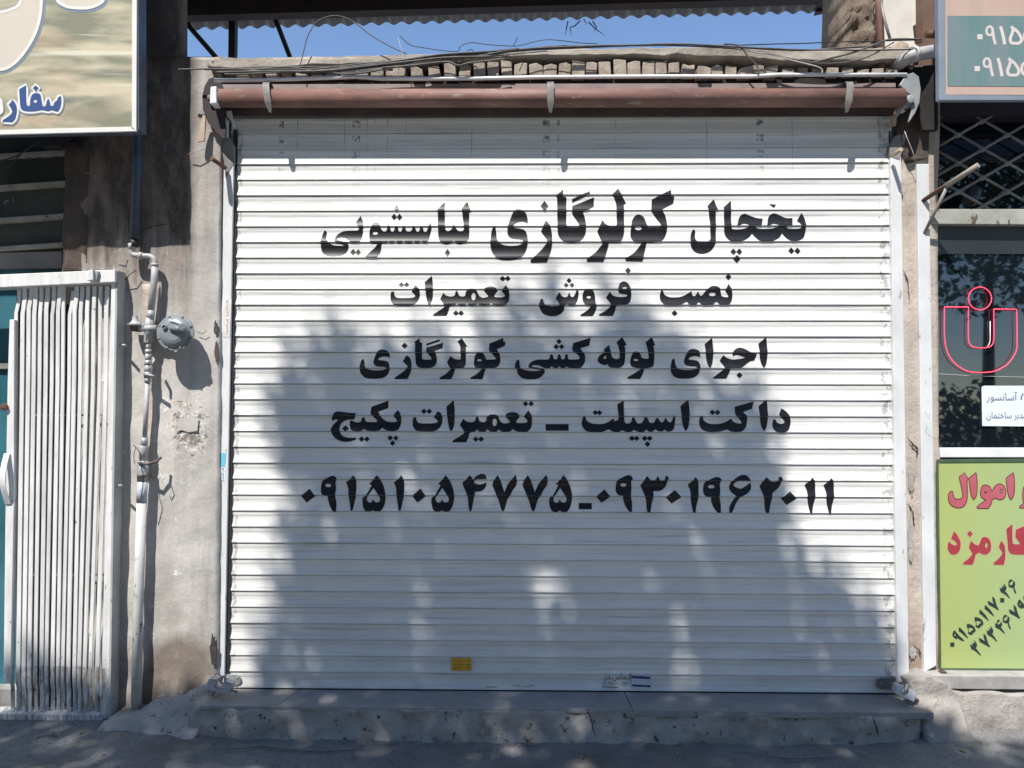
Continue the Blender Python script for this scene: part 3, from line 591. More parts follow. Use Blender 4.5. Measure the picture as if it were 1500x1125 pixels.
# tall dark neighbour side wall on the roof
nb = empty('parapet_wall', (-2.0, .02, 3.2), 'dark weathered side wall rising behind the left sign', 'wall')
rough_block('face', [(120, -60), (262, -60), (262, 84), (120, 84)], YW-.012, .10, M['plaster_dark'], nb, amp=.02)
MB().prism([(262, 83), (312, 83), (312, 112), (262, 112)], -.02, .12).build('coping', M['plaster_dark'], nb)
# mortar fillet at the pier foot
f_ = rough_block('mortar_skirt', [(176, 1040), (214, 1036), (226, 1024), (250, 1021), (285, 1012), (308, 996), (318, 1012), (312, 1040), (306, 1075), (250, 1100), (150, 1100), (160, 1062)], -.10, .1, M['concrete'], None, amp=.03, fr=9, cell=.02,
                 slope=lambda p: -max(0, (.05-p.z))*1.0)
tag(f_, 'rough mortar skirt sloping from the pier foot to the pavement', 'mortar')

# ------------------------------------------------------------------ doorstep
step = empty('doorstep', (0, -.2, -.14), 'low concrete doorstep with stone slabs under the white shutter', 'step')
ZT = .0
def slabs(xa, xb, name='slab'):
    x0 = xa
    b = MB(); b.box(xa+.0015, xb-.0015, -.225, .12, -.022, -.0045)
    return b.build(name, M['slab'], step, .004)
xl = U(312, 1010).x
e1, e2, e3 = U(398, 1012).x, U(862, 1014).x, U(1330, 1020).x
def slab4(xa_f, xb_f, xa_b, xb_b, yf=-.225, th=.02):
    b = MB(); b.hexa([(xa_f, yf, -.004-th), (xb_f, yf, -.004-th), (xb_f, yf, -.004), (xa_f, yf, -.004), (xa_b, .12, -.004-th), (xb_b, .12, -.004-th), (xb_b, .12, -.004), (xa_b, .12, -.004)])
    return b.build('slab', M['slab'], step, .003)
slab4(-1.71, -1.352, -1.70, -1.262); slab4(-1.349, .335, -1.259, .318); slab4(.339, 1.735, .322, 1.74, -.232, .032)
fr = rough_block('riser', [(282, 1041), (330, 1040), (700, 1041), (860, 1042), (1060, 1044), (1340, 1051), (1395, 1035), (1402, 1070), (1350, 1100), (1200, 1108), (700, 1108), (500, 1108), (300, 1108), (272, 1085)], -.232, .33, M['concrete'], step, amp=.026, cell=.022, fr=7, slope=lambda p: (-.09*max(0, -.03-p.z)) + .10*max(0, p.x-1.55)/.3)
crack([(860, 1038), (868, 1062), (872, 1080)], 1.4, -.256, step); crack([(1278, 1050), (1284, 1066), (1287, 1080)], 2.0, -.256, step)
crack([(1245, 1044), (1255, 1062), (1268, 1078)], 2.0, -.258, step, 'mortar_seam', M['plaster_right'])

# ------------------------------------------------------------------ roller shutter
PIT = 0.0804; Z0 = 0.0020      # bottom edge of the lowest slat
PROF = [(0, -6), (.004, 2.5), (.03, 3.6), (.10, 4.0), (.20, 3.6), (.29, 2.6), (.325, 1.7), (.36, 1.5), (.46, 1.7), (.58, 2.7), (.70, 4.6), (.82, 7.4), (.90, 9.6), (.95, 10.4), (.972, 9.4), (.976, -6), (1.0, -6)]
def prof_out(t):
    for (a, p), (b, q) in zip(PROF, PROF[1:]):
        if a <= t <= b: return (p+(q-p)*(t-a)/(b-a))*.001
    return -.006
NSL = 36; ZTOP = Z0+PIT*NSL
shutter = empty('roller_shutter', (0, 0, Z0), 'closed white slatted roller shutter painted with black Persian lettering', 'roller shutter')
XL, XR = -1.685, 1.685
b = MB(); n = len(PROF); NX = 24
vs = []
for i in range(NX+1):
    xx = XL+(XR-XL)*i/NX
    for t, o_ in PROF: vs.append((xx, -o_*.001, -t*PIT))
b.add(vs, [(i*n+k, (i+1)*n+k, (i+1)*n+k+1, i*n+k+1) for i in range(NX) for k in range(n-1)], False)
slat_me = b.mesh('slat'); slat_me.materials.append(M['shutter'])
for p in slat_me.polygons: p.use_smooth = True
slat_me.set_sharp_from_angle(angle=R(35))
for i in range(NSL):
    o = link('slat', slat_me, shutter); o.location = (0, random.uniform(-.0004, .0006), ZTOP-i*PIT); o.rotation_euler = (0, 0, random.uniform(-.00015, .00015))
MB().box(XL, XR, .01, .03, Z0-.004, ZTOP).build('backing', M['dark_void'], shutter)
MB().box(XL, XR, -.004, .012, Z0-.012, Z0-.001).build('rubber_seal', M['black_rubber'], shutter)
# lettering painted on the slats
GAPS = (.968, .004)
def paint(glyphs, name='painted_lettering'):
    bm = bmesh.new()
    for gi, g_ in enumerate(glyphs):
        W_ = [[U(x, y, -.005) for x, y in c] for c in g_]
        vs, fs = fill2d([[(p.x, p.z) for p in c] for c in W_])
        bv = [bm.verts.new((a, 0, c)) for a, c in vs]
        for f in fs:
            try: bm.faces.new([bv[i] for i in f])
            except ValueError: pass
    zz_ = [v.co.z for v in bm.verts]; zl, zh = min(zz_), max(zz_)
    k0 = int((ZTOP-zh)/PIT)-1; k1 = int((ZTOP-zl)/PIT)+1
    for k in range(k0, k1+1):
        for t, _ in PROF:
            z_ = ZTOP-(k+t)*PIT
            if zl < z_ < zh:
                bmesh.ops.bisect_plane(bm, geom=bm.verts[:]+bm.edges[:]+bm.faces[:], plane_co=(0, 0, z_), plane_no=(0, 0, 1))
    dele = []
    for f in bm.faces:
        t = ((ZTOP-f.calc_center_median().z)/PIT) % 1
        if t > .970 or t < .004: dele.append(f)
    bmesh.ops.delete(bm, geom=dele, context='FACES')
    for v in bm.verts:
        t = ((ZTOP-v.co.z)/PIT) % 1
        if t > .9715: t = .9715
        if t < .0045: t = .0045
        v.co.y = -prof_out(t)-.0016
    bmesh.ops.recalc_face_normals(bm, faces=bm.faces)
    me = bpy.data.meshes.new(name); bm.to_mesh(me); bm.free(); me.materials.append(M['ink'])
    for p in me.polygons: p.use_smooth = True
    return link(name, me, shutter)
for wd in WORDS:
    for g_ in wd: paint([g_], 'painted_letter')
# guide rails
def rail(xa0, xa1, y0_, xb0, xb1, y1_):
    return MB().prism([(xa0, y0_), (xa1, y0_), (xb1, y1_), (xb0, y1_)], -.032, .05)
rail(331, 343.5, 240, 318, 330.5, 1000)
lr_ = rail(328, 342.5, 222, 314.5, 328.5, 1000).build('guide_rail', M['white_paint'], shutter, .003)
rr_ = rail(1304.5, 1320, 226, 1315, 1332, 1000).build('guide_rail', M['white_paint'], shutter, .003)
MB().prism([(342, 190), (347.5, 190), (334.5, 1008), (328, 1008)], -.016, .02).build('gap_shade_strip', M['black_rubber'], shutter)  # black strips standing in for the unlit gaps between slats and rails
MB().prism([(1302.5, 190), (1304.5, 190), (1315, 1008), (1312.5, 1008)], -.008, .02).build('gap_shade_strip', M['black_rubber'], shutter)
# funnel tops of the rails
MB().prism([(322, 205), (336, 200), (343, 214), (343, 240), (330, 262), (327, 235)], -.034, .05).build('rail_mouth', M['grey_steel'], shutter, .004)
MB().prism([(1303, 214), (1310, 200), (1330, 190), (1322, 222), (1318, 235), (1304, 230)], -.034, .05).build('rail_mouth', M['grey_steel'], shutter, .004)
# barrel tube, straps, end plates
YT = -.115
ta = U(314, 144, YT); tb = U(1322, 143.5, YT)
MB().tube([ta, tb], .0445, 28).build('barrel', M['red_oxide'], shutter)
MB().tube([ta+Vector((-.03, 0, 0)), tb+Vector((.05, 0, 0))], .016, 12).build('axle', M['grey_steel'], shutter)
MB().prism([(308, 127), (317, 126), (317, 151), (307, 152)], YT-.05, .07).build('bearing_cap', M['conduit'], shutter, .004)
def strap(px, lean=0):
    c = U(px, 144, YT); b = MB(); vs = []
    path = smooth_path([Vector((0, a, z)) for a, z in ((.02, .072), (-.022, .074), (-.047, .052), (-.0555, .012), (-.055, -.03), (-.049, -.058), (-.040, -.086))], 3)
    m_ = len(path)
    for i, p in enumerate(path):
        k = .0165 if i < m_-7 else .0165-.011*((i-(m_-7))/6)**1.5
        sx = lean*p.z
        for dx, dy in ((-k, 0), (k, 0), (k, .008), (-k, .008)): vs.append((c.x+dx+sx, c.y+p.y+dy, c.z+p.z-(.004 if dy and i < 3 else 0)))
    fs = [(i*4+j, i*4+(j+1) % 4, (i+1)*4+(j+1) % 4, (i+1)*4+j) for i in range(m_-1) for j in range(4)]+[(0, 1, 2, 3), (4*m_-1, 4*m_-2, 4*m_-3, 4*m_-4)]
    b.add(vs, fs); return b.build('spring_clip', M['clip'], shutter, .0015)
strap(396, -.15); strap(806, 0); strap(1238, .12)
# end plates
lp = [(300, 125), (306, 115), (315, 112), (322, 118), (329, 132), (328, 165), (331, 190), (329, 205), (318, 195), (305, 180), (297, 160), (296, 140)]
MB().prism(lp, -.10, .012).build('end_plate', M['dark_beam'], shutter, .002)
rp = [(1318, 124), (1327, 110), (1338, 106), (1346, 112), (1349, 130), (1347, 150), (1341, 165), (1332, 178), (1336, 160), (1340, 142), (1330, 136), (1322, 128)]
MB().prism(rp, -.13, .02).build('end_plate', M['galv'], shutter, .002)
MB().lathe(U(1335, 144, -.15), (0, 1, 0), [(0, .01), (.002, .02), (.03, .02), (.03, .03), (.06, .03)], 12).build('bearing', M['galv'], shutter)
MB().prism([(1319, 148), (1324, 147), (1322, 158), (1316, 170), (1313, 166)], -.10, .01).build('bracket_tab', M['galv'], shutter)
MB().prism([(1306, 169), (1314, 167), (1312, 184), (1306, 184)], -.06, .01).build('bracket_tab', M['tan_metal'], shutter)
MB().prism([(297, 168), (301, 170), (299, 206), (289, 208), (292, 190)], -.10, .012).build('bracket_tab', M['tan_metal'], shutter)
MB().prism([(331, 163), (339, 162), (341, 174), (345, 185), (342, 186), (338, 176), (333, 171)], -.06, .006).build('bracket_tab', M['conduit'], shutter)
# lintel steel behind the barrel
MB().prism([(312, 118), (1322, 116), (1322, 168), (312, 170)], .0, .10).build('lintel', M['brown_steel'], shutter)
MB().prism([(318, 123.5), (1312, 121.5), (1312, 135.5), (318, 137.5)], -.092, .087).build('hood_edge', simple('hood', (.30, .24, .22), (.22, .17, .16), 8, .6), shutter)
# hasps with rivets
def hasp(pts, rivets, mat):
    h = MB().prism(pts, -.018, .006).build('hasp', mat, shutter, .0015)
    for (a, c) in rivets: MB().lathe(U(a, c, -.019), (0, -1, 0), [(0, .005), (.003, .004), (.005, .001)], 10).build('rivet', M['galv'], h)
hasp([(326, 989), (332, 988), (345, 988), (351, 990), (353, 996), (351, 1002), (345, 1004), (328, 1001)], [(333, 992), (348, 992)], M['galv'])
hasp([(1284, 996), (1290, 994), (1308, 994), (1326, 992), (1333, 996), (1334, 1004), (1328, 1008), (1312, 1009), (1290, 1010), (1284, 1006)], [(1290, 1000), (1306, 1000)], M['clip'])
MB().prism([(307, 996), (312, 990), (320, 988), (326, 992), (324, 998), (311, 1000)], -.04, .03).build('lock_eye', M['rust'], shutter, .004)

def padlock(px, py, ang, label, sz=1.0, mat=M['chrome']):
    c = U(px, py, -.150)
    root = empty('padlock', c, label, 'padlock', 'padlocks on the shutter')
    ca, sa = math.cos(R(ang)), math.sin(R(ang))
    def T(x, y, z): return Vector((c.x+(x*ca-z*sa), c.y+y, c.z+(x*sa+z*ca)))
    # body with a square notch for the shackle; front leans back so its top edge catches light
    outl = [(-.058, -.026), (.058, -.026), (.058, .024), (.018, .026), (.018, -.002), (-.020, -.002), (-.020, .026), (-.042, .026), (-.058, .018)]
    fr_ = [T(x*sz, -.018+.35*(z+.026)*sz, z*sz) for x, z in outl]; bk = [T(x*sz, .022+.35*(z+.026)*sz, z*sz) for x, z in outl]
    MB().prism_w(fr_, bk).build('body', mat, root, .003)
    pts = [T((-.001+.012*math.cos(R(a)))*sz, .004+.025*math.cos(R(a)), (.010+.030*math.sin(R(a)))*sz) for a in range(-30, 215, 15)]
    MB().tube(pts, .0055, 10).build('shackle', M['galv'], root)
    MB().tube([T(.04*sz, 0, -.01*sz), T(.085*sz, 0, -.008*sz)], .007, 8).build('key_plug', M['grey_steel'], root)
padlock(322, 1004, -14, 'steel block padlock at the left foot of the shutter, beside the pier', 1.05)
padlock(1325, 1014, -24, 'worn brass grey padlock hanging from the rusty hasp at the shutter\'s right foot', .86)

# ------------------------------------------------------------------ stickers (peelable things)
st = empty('sticker', U(676, 974, -.02), 'small yellow sticker with red and black print near the shutter bottom', 'sticker')
MB().prism([(661.5, 964), (690.5, 964), (690, 982.5), (661, 982.5)], -.0125, .0012).build('sheet', M['yellow_sticker'], st)
def AR(s): return s
print_text('\u06F2\u06F2 \u06F0\u06F6 \u06F3\u06F7\u06F2 \u06F5\u06F1\u06F0'[::-1], 663, 976.5, 689, 981, -.0128, M['sign_dark_red'], st)
print_text('\uFE8D\u06A9\uFEB0\u0020\uFBFF\uFED7\uFEAE\uFE91\u0020\uFBFD\uFEAE\uFED8\uFE91', 664, 965.5, 688, 969.5, -.0128, M['black_ink'], st)
print_text('\uFE91\uFEEE\uFE91\uFEAE\u0020\uFEAE\uFED8\uFBFF\uFEC3\u0020\uFE90\uFEBC\uFEE7', 664, 970.5, 688, 975.5, -.0128, M['black_ink'], st)
st = empty('sticker', U(940, 998, -.02), 'blue and white installer sticker on the lowest slat, right of centre', 'sticker')
MB().prism([(926, 990), (953, 991.5), (953, 1006.5), (926, 1005.5)], -.0125, .0012).build('sheet', M['paper'], st)
MB().prism([(926, 990), (953, 991.5), (953, 995), (926, 993.8)], -.0130, .0003).build('band', M['blue_ink'], st)
MB().prism([(926, 1002.5), (953, 1003.5), (953, 1006.5), (926, 1005.5)], -.0130, .0003).build('band', M['blue_ink'], st)
print_text('\u06F5\u06F2\u06F3 \u06F7\u06F7\u06F6 \u06F5\u06F1\u06F0'[::-1], 927, 995.8, 952, 998.6, -.0130, M['blue_ink'], st)
print_text('\u06F2\u06F3\u06F5 \u06F7\u06F7\u06F1 \u06F5\u06F1\u06F0'[::-1], 927, 999.2, 952, 1002, -.0130, M['blue_ink'], st)
st = empty('sticker', U(903, 997, -.02), 'clear sticker reading Almas Dar in black print on the lowest slat', 'sticker')
print_text('\u0631\u062F \uFEB1\uFE8E\uFEE4\u0640\uFEDF\uFE8D', 885, 986, 925, 998, -.0128, M['black_ink'], st)
print_text('\u06F3\u06F8\u06F6\u06F9\u06F0\u06F6\u06F0 - \u06F0\u06F9\u06F1\u06F4\u06F2', 883, 999.5, 922, 1005, -.0128, M['black_ink'], st)
MB().prism([(882, 1005.8), (905, 1006.2), (905, 1007.2), (882, 1006.8)], -.0128, .0003).build('band', M['black_ink'], st)
st = empty('sticker', U(765, 1005, -.02), 'thin worn strip of black print along the shutter bottom edge', 'sticker')
print_text('\uFE8E\uFEE4\uFEDF \uFEB1\uFEAE\uFED7', 752, 1002.5, 782, 1006.5, -.0128, M['black_ink'], st)
MB().prism([(712, 1005.8), (728, 1005.9), (728, 1006.8), (712, 1006.7)], -.0128, .0003).build('band', M['black_ink'], st)
st = empty('sticker', U(322, 684, -.04), 'cyan and black sticker on the left guide rail of the shutter', 'sticker')
MB().prism([(317.5, 663), (331, 664), (329.5, 684), (317, 684)], -.0335, .001).build('sheet', M['cyan_sticker'], st)
MB().prism([(317, 684.5), (330.5, 684.5), (329.5, 705), (316, 705)], -.0335, .001).build('sheet', M['paper'], st)
print_text('\u06F5\u06F1\u06F3 \u06F7\u06F7\u06F6', 318, 685.5, 323, 704, -.0339, M['black_ink'], st, vert=True)
print_text('\uFE8E\uFEE4\uFEDF\uFED7\uFEAE\uFED7', 324, 685.5, 329, 704, -.0339, M['black_ink'], st, vert=True)
print_text('\uFE8E\uFEE4\uFEDF\uFED7\uFEAE\uFED7', 320, 665, 325, 683, -.0339, M['blue_ink'], st, vert=True)
st = empty('sticker', U(321, 812, -.04), 'narrow black and white sticker low on the left guide rail', 'sticker')
MB().prism([(317.5, 798), (324.5, 798), (324, 825), (317, 825)], -.0335, .001).build('sheet', M['paper'], st)
print_text('\uFE8E\uFEE4\uFEDF\uFED7\uFEAE\uFED7 \u06F7\u06F6', 318.2, 799, 323.8, 824, -.0339, M['black_ink'], st, vert=True)
st = empty('sticker', U(333, 465, -.04), 'torn white paper strip with faint print on the left guide rail', 'sticker')
MB().prism([(331, 436), (337, 435), (339, 440), (336.5, 493), (327, 494), (328, 470), (326, 455), (330, 450)], -.0335, .001).build('sheet', simple('torn_paper', (.74, .70, .66), (.62, .56, .52), 30, .8), st)
print_text('\uFE8E\uFEE4\uFEDF\uFED7\uFEAE\uFED7 \uFE8E\uFEE4\uFEDF\uFED7\uFEAE\uFED7', 331, 440, 335, 490, -.0339, M['grey_steel'], st, vert=True)

# ------------------------------------------------------------------ brick parapet, coping, cables
par = empty('brick_parapet', (0, 0, 3.0), 'row of pale bricks on edge under a cracked mud coping above the shutter', 'parapet')
MB().prism([(312, 90), (1345, 88), (1345, 119), (312, 120)], .035, .3).build('backing', M['plaster_dark'], par)
edges = [(574, 93), (602, 94), (628, 91), (651, 88), (672, 88), (694, 86), (714, 84), (735, 84), (753, 87), (776, 88), (796, 89), (818, 86), (838, 86), (858, 85), (878, 84), (900, 83), (920, 84), (941, 84), (961, 85), (980, 86), (1000, 90), (1021, 91), (1042, 91), (1063, 91), (1084, 92), (1104, 91), (1122, 91)]
for i, (bx, by) in enumerate(edges):
    wb = random.uniform(15.5, 20); hb = 111.5; t = random.uniform(-1.6, 1.6)
    Yb = -.092+random.uniform(-.03, .02)
    o = MB().prism([(bx+t, by+4+random.uniform(-2, 4)), (bx+wb*.55+t, by+4+random.uniform(-.5, 2)), (bx+wb+t, by+4+random.uniform(-1, 5)), (bx+wb, hb), (bx, hb)], Yb, .14).build('brick', M['brick'], par, .004)
for bx in list(range(345, 570, 22))+list(range(1146, 1310, 22)):
    wb = random.uniform(15, 19); y0 = 100 if bx < 600 else 98
    MB().prism([(bx, y0+random.uniform(0, 4)), (bx+wb, y0+random.uniform(0, 4)), (bx+wb, 111), (bx, 111)], -.075+random.uniform(-.02, .02), .12).build('brick', M['brick'], par, .004)
top = [(304, 98), (308, 90), (316, 84), (330, 83.5), (400, 84), (470, 82.5), (560, 80), (620, 79), (700, 77), (760, 74), (860, 70), (900, 69), (1000, 68), (1100, 70), (1180, 72), (1250, 71), (1345, 68)]
bot = [(1345, 84), (1290, 86), (1240, 90), (1190, 86), (1140, 88), (1110, 84), (1070, 81), (1020, 82), (990, 77), (975, 82), (930, 78), (880, 78), (840, 80), (800, 79), (750, 81), (700, 84), (672, 86), (640, 84), (600, 88), (570, 90), (520, 92), (440, 95), (360, 98), (320, 100)]
rough_block('coping', top+bot, -.105, .34, M['mortar_cap'], par, amp=.014, cell=.035, fr=6, slope=lambda p: .10*max(0, p.z-3.12))
def cable(pts, r, mat, label, Yd=-.16):
    P = [U(a, c, Yd+(d[0] if d else 0)) for a, c, *d in pts]
    P = smooth_path(P, 6)
    P = [p+Vector((0, mn.noise(p*3)*.01, mn.noise(p*4+Vector((5, 5, 5)))*.008)) for p in P]
    o = MB().tube(P, r, 6).build('cable', mat); o.location = (0, 0, 0)
    return tag(o, label, 'cable', 'old cables strung along the coping')
cable([(262, 104), (330, 101), (430, 101), (480, 98), (560, 90), (640, 85), (700, 80), (760, 74), (830, 70), (960, 65), (1060, 68), (1180, 74), (1290, 66)], .0045, M['cable_grey'], 'thick grey cable draped along the whole coping, topmost of the bundle')
cable([(300, 103), (380, 99), (450, 97), (540, 97), (620, 88), (720, 79), (800, 68), (900, 66), (1000, 68), (1100, 74), (1200, 93), (1262, 86), (1310, 62)], .0035, M['cable_grey'], 'grey cable dipping toward the bricks at the right end')
cable([(340, 110), (372, 102), (420, 98), (470, 104), (520, 108), (575, 98), (620, 86), (700, 78), (745, 82)], .005, M['cable_grey'], 'thick sagging grey cable over the left half of the coping')
cable([(440, 106), (500, 107), (545, 103), (600, 93), (650, 84), (700, 77), (780, 70), (830, 66)], .0035, M['black_rubber'], 'black cable crossing the coping left of centre')
cable([(1060, 65), (1082, 67), (1098, 85), (1110, 97), (1112, 108)], .0042, M['cable_grey'], 'short grey cable looping down over the bricks on the right')
cable([(1080, 72), (1130, 80), (1160, 88), (1200, 99), (1204, 107)], .0035, M['cable_white'], 'pale cable slanting down to the white conduit')
cable([(1190, 92), (1240, 80), (1280, 66), (1305, 58), (1350, 57)], .005, M['cable_grey'], 'grey cable rising to the brown rod at the right')
cable([(1076, 66), (1200, 63.5), (1245, 62), (1350, 58)], .003, M['black_rubber'], 'taut dark cable crossing the sky at the right')
cable([(439, 98), (445, 75), (452, 52), (465, 32), (482, 24), (500, 24), (520, 33), (545, 52), (575, 70), (595, 79)], .0028, M['cable_grey'], 'thin wire arching up against the blue sky', -.14)
cable([(583, 56), (586, 66), (590, 90), (578, 110)], .0018, M['cable_white'], 'thin pale wire standing up near the arch end')
cable([(586, 54), (600, 66), (615, 70), (645, 75), (670, 76), (675, 68), (690, 62), (712, 64), (740, 66), (760, 66), (800, 58), (850, 62), (875, 63)], .0022, M['black_rubber'], 'thin black wire looping over the coping at centre')
cable([(752, 66), (755, 60), (758, 53)], .002, M['black_rubber'], 'short stub of black wire sticking up at centre', -.15)
for i_, pts in enumerate(([(318, 106), (360, 104), (420, 104), (500, 101), (560, 94), (650, 86), (720, 82)], [(330, 108), (400, 106), (450, 103), (500, 99), (590, 88), (660, 80), (760, 71)], [(560, 99), (620, 95), (655, 92), (672, 97), (690, 92), (740, 86)], [(700, 82), (760, 72), (880, 66), (1000, 65.5), (1090, 69), (1200, 74), (1340, 72)])):
    cable(pts, (.006, .005, .0055, .0045)[i_], M['cable_grey'], ['lowest thick grey cable at the left end of the coping', 'thick cable rising from the left end to the middle clip', 'short stiff cable sagging in front of the leftmost bricks', 'grey cable running flat along the right half of the coping'][i_], -.165)
for k in range(5):
    a = 460+k*33
    cable([(a, 108-k*2), (a+40, 105-k*3), (a+95, 98-k*3+random.uniform(-3, 3)), (a+150, 88-k*2), (a+210, 82-k*2)], .003, M['cable_white'] if k % 2 else M['cable_grey'], ['leftmost pale strand of the tangled cable bundle', 'second strand from the left in the tangled bundle', 'middle strand of the tangled cable bundle', 'fourth strand from the left in the tangled bundle', 'rightmost strand of the tangled cable bundle'][k])
for i_, (a, c) in enumerate(((672, 84), (688, 78))):
    cable([(a-4, c+6), (a-2, c-4), (a+4, c-5), (a+6, c+5), (a, c+8)], .0022, M['black_rubber'], ['small black tie at the left of the cable knot', 'second black tie right beside the cable knot', 'black tie standing up right of the middle clip', 'black tie next to the one above the middle clip', 'last black tie of three on the sunlit coping'][i_])
# debris of twigs hanging under the awning
cd = MB().tube([U(314, 118, -.13), U(400, 117, -.13), U(500, 113.5, -.13), U(520, 112.5, -.13), U(560, 115.5, -.13), U(700, 115, -.13), U(800, 113, -.13), U(960, 112, -.13), U(1100, 112.2, -.13), U(1140, 109.5, -.13), U(1328, 109.5, -.13)], .0095, 12).build('conduit_pipe', M['conduit'])
tag(cd, 'long thin white conduit running above the red brown shutter barrel', 'conduit')
MB().prism([(314, 122), (1320, 113), (1320, 123), (314, 126)], -.055, .07).build('brick_shade_strip', M['dark_void'], par)  # dark strip painted in for the shade below the brick row

# ------------------------------------------------------------------ corrugated awning behind the parapet
aw = empty('corrugated_roof', (0, 1.0, 3.9), 'dark corrugated metal roof raised on posts behind the parapet', 'roof')
Pl = U(150, 46, 1.3); Pr = U(1212, 17, 1.3)
zl_, zr_ = Pl.z, Pr.z
n = 560; vs = []
for i in range(n+1):
    t = i/n; xx = Pl.x+(Pr.x-Pl.x)*t; zz = zl_+(zr_-zl_)*t+math.sin(xx*2*math.pi/.105)*.011
    vs += [(xx, 1.3, zz), (xx, .3, zz+.08), (xx, .3, zz+.083), (xx, 1.3, zz+.003)]
fs = [(i*4+j, i*4+(j+1) % 4, (i+1)*4+(j+1) % 4, (i+1)*4+j) for i in range(n) for j in range(4)]
MB().add(vs, fs, True).build('sheet', M['corrugated'], aw)
for (yy, ya, h) in ((.80, 0, .17), (.42, 0, .1)):
    a = Vector((Pl.x, yy, zl_+.0)); c = Vector((Pr.x, yy, zr_+.0))
    MB().hexa([(a.x, yy, a.z-h), (c.x, yy, c.z-h), (c.x, yy, c.z+.0), (a.x, yy, a.z), (a.x, yy+.08, a.z-h), (c.x, yy+.08, c.z-h), (c.x, yy+.08, c.z), (a.x, yy+.08, a.z)]).build('beam', M['dark_beam'], aw)
MB().box(U(336.5, 40, 1.0).x, U(346, 40, 1.0).x, .98, 1.03, 3.0, zl_).build('post', M['dark_beam'], aw)
MB().tube([U(262, 0, .9), U(278, 40, 1.0), U(318, 86, 1.05)], .020, 4).build('brace', M['dark_beam'], aw)
MB().tube([U(392, 0, .95), U(408, 40, 1.0), U(425, 84, 1.05)], .018, 4).build('brace', M['dark_beam'], aw)
MB().prism([(1196, 18), (1214, 14), (1213, 2), (1216, -10), (1200, -10)], 1.28, .05).build('flap', M['dark_beam'], aw)
tw = MB()
for pts in ([(832, 31), (830, 40), (828, 52)], [(850, 30), (842, 38), (835, 40), (837, 53)], [(862, 32), (872, 42), (886, 52)], [(868, 31), (874, 40), (870, 46)], [(855, 28), (860, 36)]):
    tw.tube([U(a, c, 1.2) for a, c in pts], [.004]*(len(pts)-1)+[.001], 5)
tag(tw.build('twig', M['bark']), 'bare dry twigs hanging from the roof edge', 'twig')

# ------------------------------------------------------------------ right building top
rb = empty('upper_wall', (1.95, .1, 3.3), 'sunlit white rendered wall at the upper right corner, beside the sign', 'wall')
MB().prism([(1290, -80), (1350, -80), (1352, 118), (1290, 118)], .12, .5).build('face', M['white_render'], rb)
MB().prism([(1349, -80), (1380, -80), (1380, 120), (1351, 120)], .06, .5).build('door_edge', simple('brown_panel', (.17, .10, .065), (.12, .07, .05), 6, .6), rb)
mc = rough_block('mud_pillar', [(1250, -80), (1281, -80), (1281, 72), (1247, 72), (1247, 20)], .02, .4, M['mud'], None, amp=.035, fr=16, cell=.02)
tag(mc, 'eroded brown mud brick pillar edge against the sky, right', 'pillar')
rod = MB().tube([U(1281, -70, -.02), U(1287, 0, -.02), U(1292, 106, -.06)], .021, 4).build('steel_post', M['red_oxide'])
tag(rod, 'red brown square steel post standing behind the conduit at right', 'post')
ar = MB().tube([U(1289, 0, -.03), U(1296, 30, -.05), U(1304, 58, -.06)], .008, 6).build('steel_strut', M['grey_steel'])
tag(ar, 'thin grey strut leaning off the red brown post', 'strut')
dp = empty('drain_pipe', U(1335, 85, -.08), 'fat pale drain pipe elbow sticking out beside the right sign', 'pipe')
MB().tube(smooth_path([U(1310, 98, -.02), U(1322, 90, -.10), U(1335, 82, -.14), U(1352, 78, -.12), U(1385, 72, .0)], 5), .032, 16).build('elbow', M['grey_pipe'], dp)
MB().tube([U(1336, 80, -.145), U(1341, 79, -.14)], .038, 16).build('collar', M['white_pipe'], dp)
for j, (a, c, rr2) in enumerate(((1306, 100, 16), (1309, 84, 12), (1322, 108, 8))):
    pass
rub = rough_block('rubble_infill', [(1298, 72), (1316, 62), (1330, 74), (1322, 100), (1312, 108), (1296, 110)], -.02, .12, M['brick'], None, amp=.05, fr=9)
tag(rub, 'broken masonry packed round the drain pipe', 'masonry')
hg = MB().prism([(1340, 36), (1351, 33), (1353, 60), (1343, 62)], -.06, .02).build('hinge_plate', M['rust'])
tag(hg, 'rusty flat plate fixed at the upper right wall edge', 'bracket')
MBB = MB().tube([U(1356, 50, -.06), U(1374, 51, -.06)], .018, 10)
tag(MBB.build('hinge_pin', M['rust']), 'dark rusty stub pipe behind the right sign edge', 'pipe')

# ------------------------------------------------------------------ right pier and shopfront
pr = empty('pier', (1.85, -.03, -.1), 'cracked beige plaster pier between the shutter and the right shopfront', 'wall')
rough_block('face', [(1314, 112), (1378, 112), (1374, 300), (1376, 700), (1385, 1018), (1334, 1018), (1326, 700), (1318, 300)], -.012, .4, M['plaster_right'], pr, amp=.008)
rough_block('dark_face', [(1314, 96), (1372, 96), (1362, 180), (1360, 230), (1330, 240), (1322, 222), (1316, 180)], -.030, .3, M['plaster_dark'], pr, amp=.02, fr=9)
crack([(1343, 240), (1345, 330), (1347, 420), (1349, 520), (1350, 640), (1352, 780), (1354, 900)], 2.2, -.0235, pr)
crack([(1322, 395), (1330, 410), (1332, 440)], 1.6, -.0235, pr); crack([(1328, 640), (1338, 652), (1345, 658), (1342, 668)], 3, -.0235, pr)
crack([(1330, 738), (1337, 750), (1340, 770)], 1.8, -.0235, pr); crack([(1338, 945), (1346, 952), (1350, 960)], 2, -.0235, pr)
patch(1335, 700, 5, 28, -.0215, M['concrete'], pr); patch(1334, 790, 4, 40, -.0215, M['concrete'], pr); patch(1337, 956, 6, 10, -.0215, M['concrete'], pr)
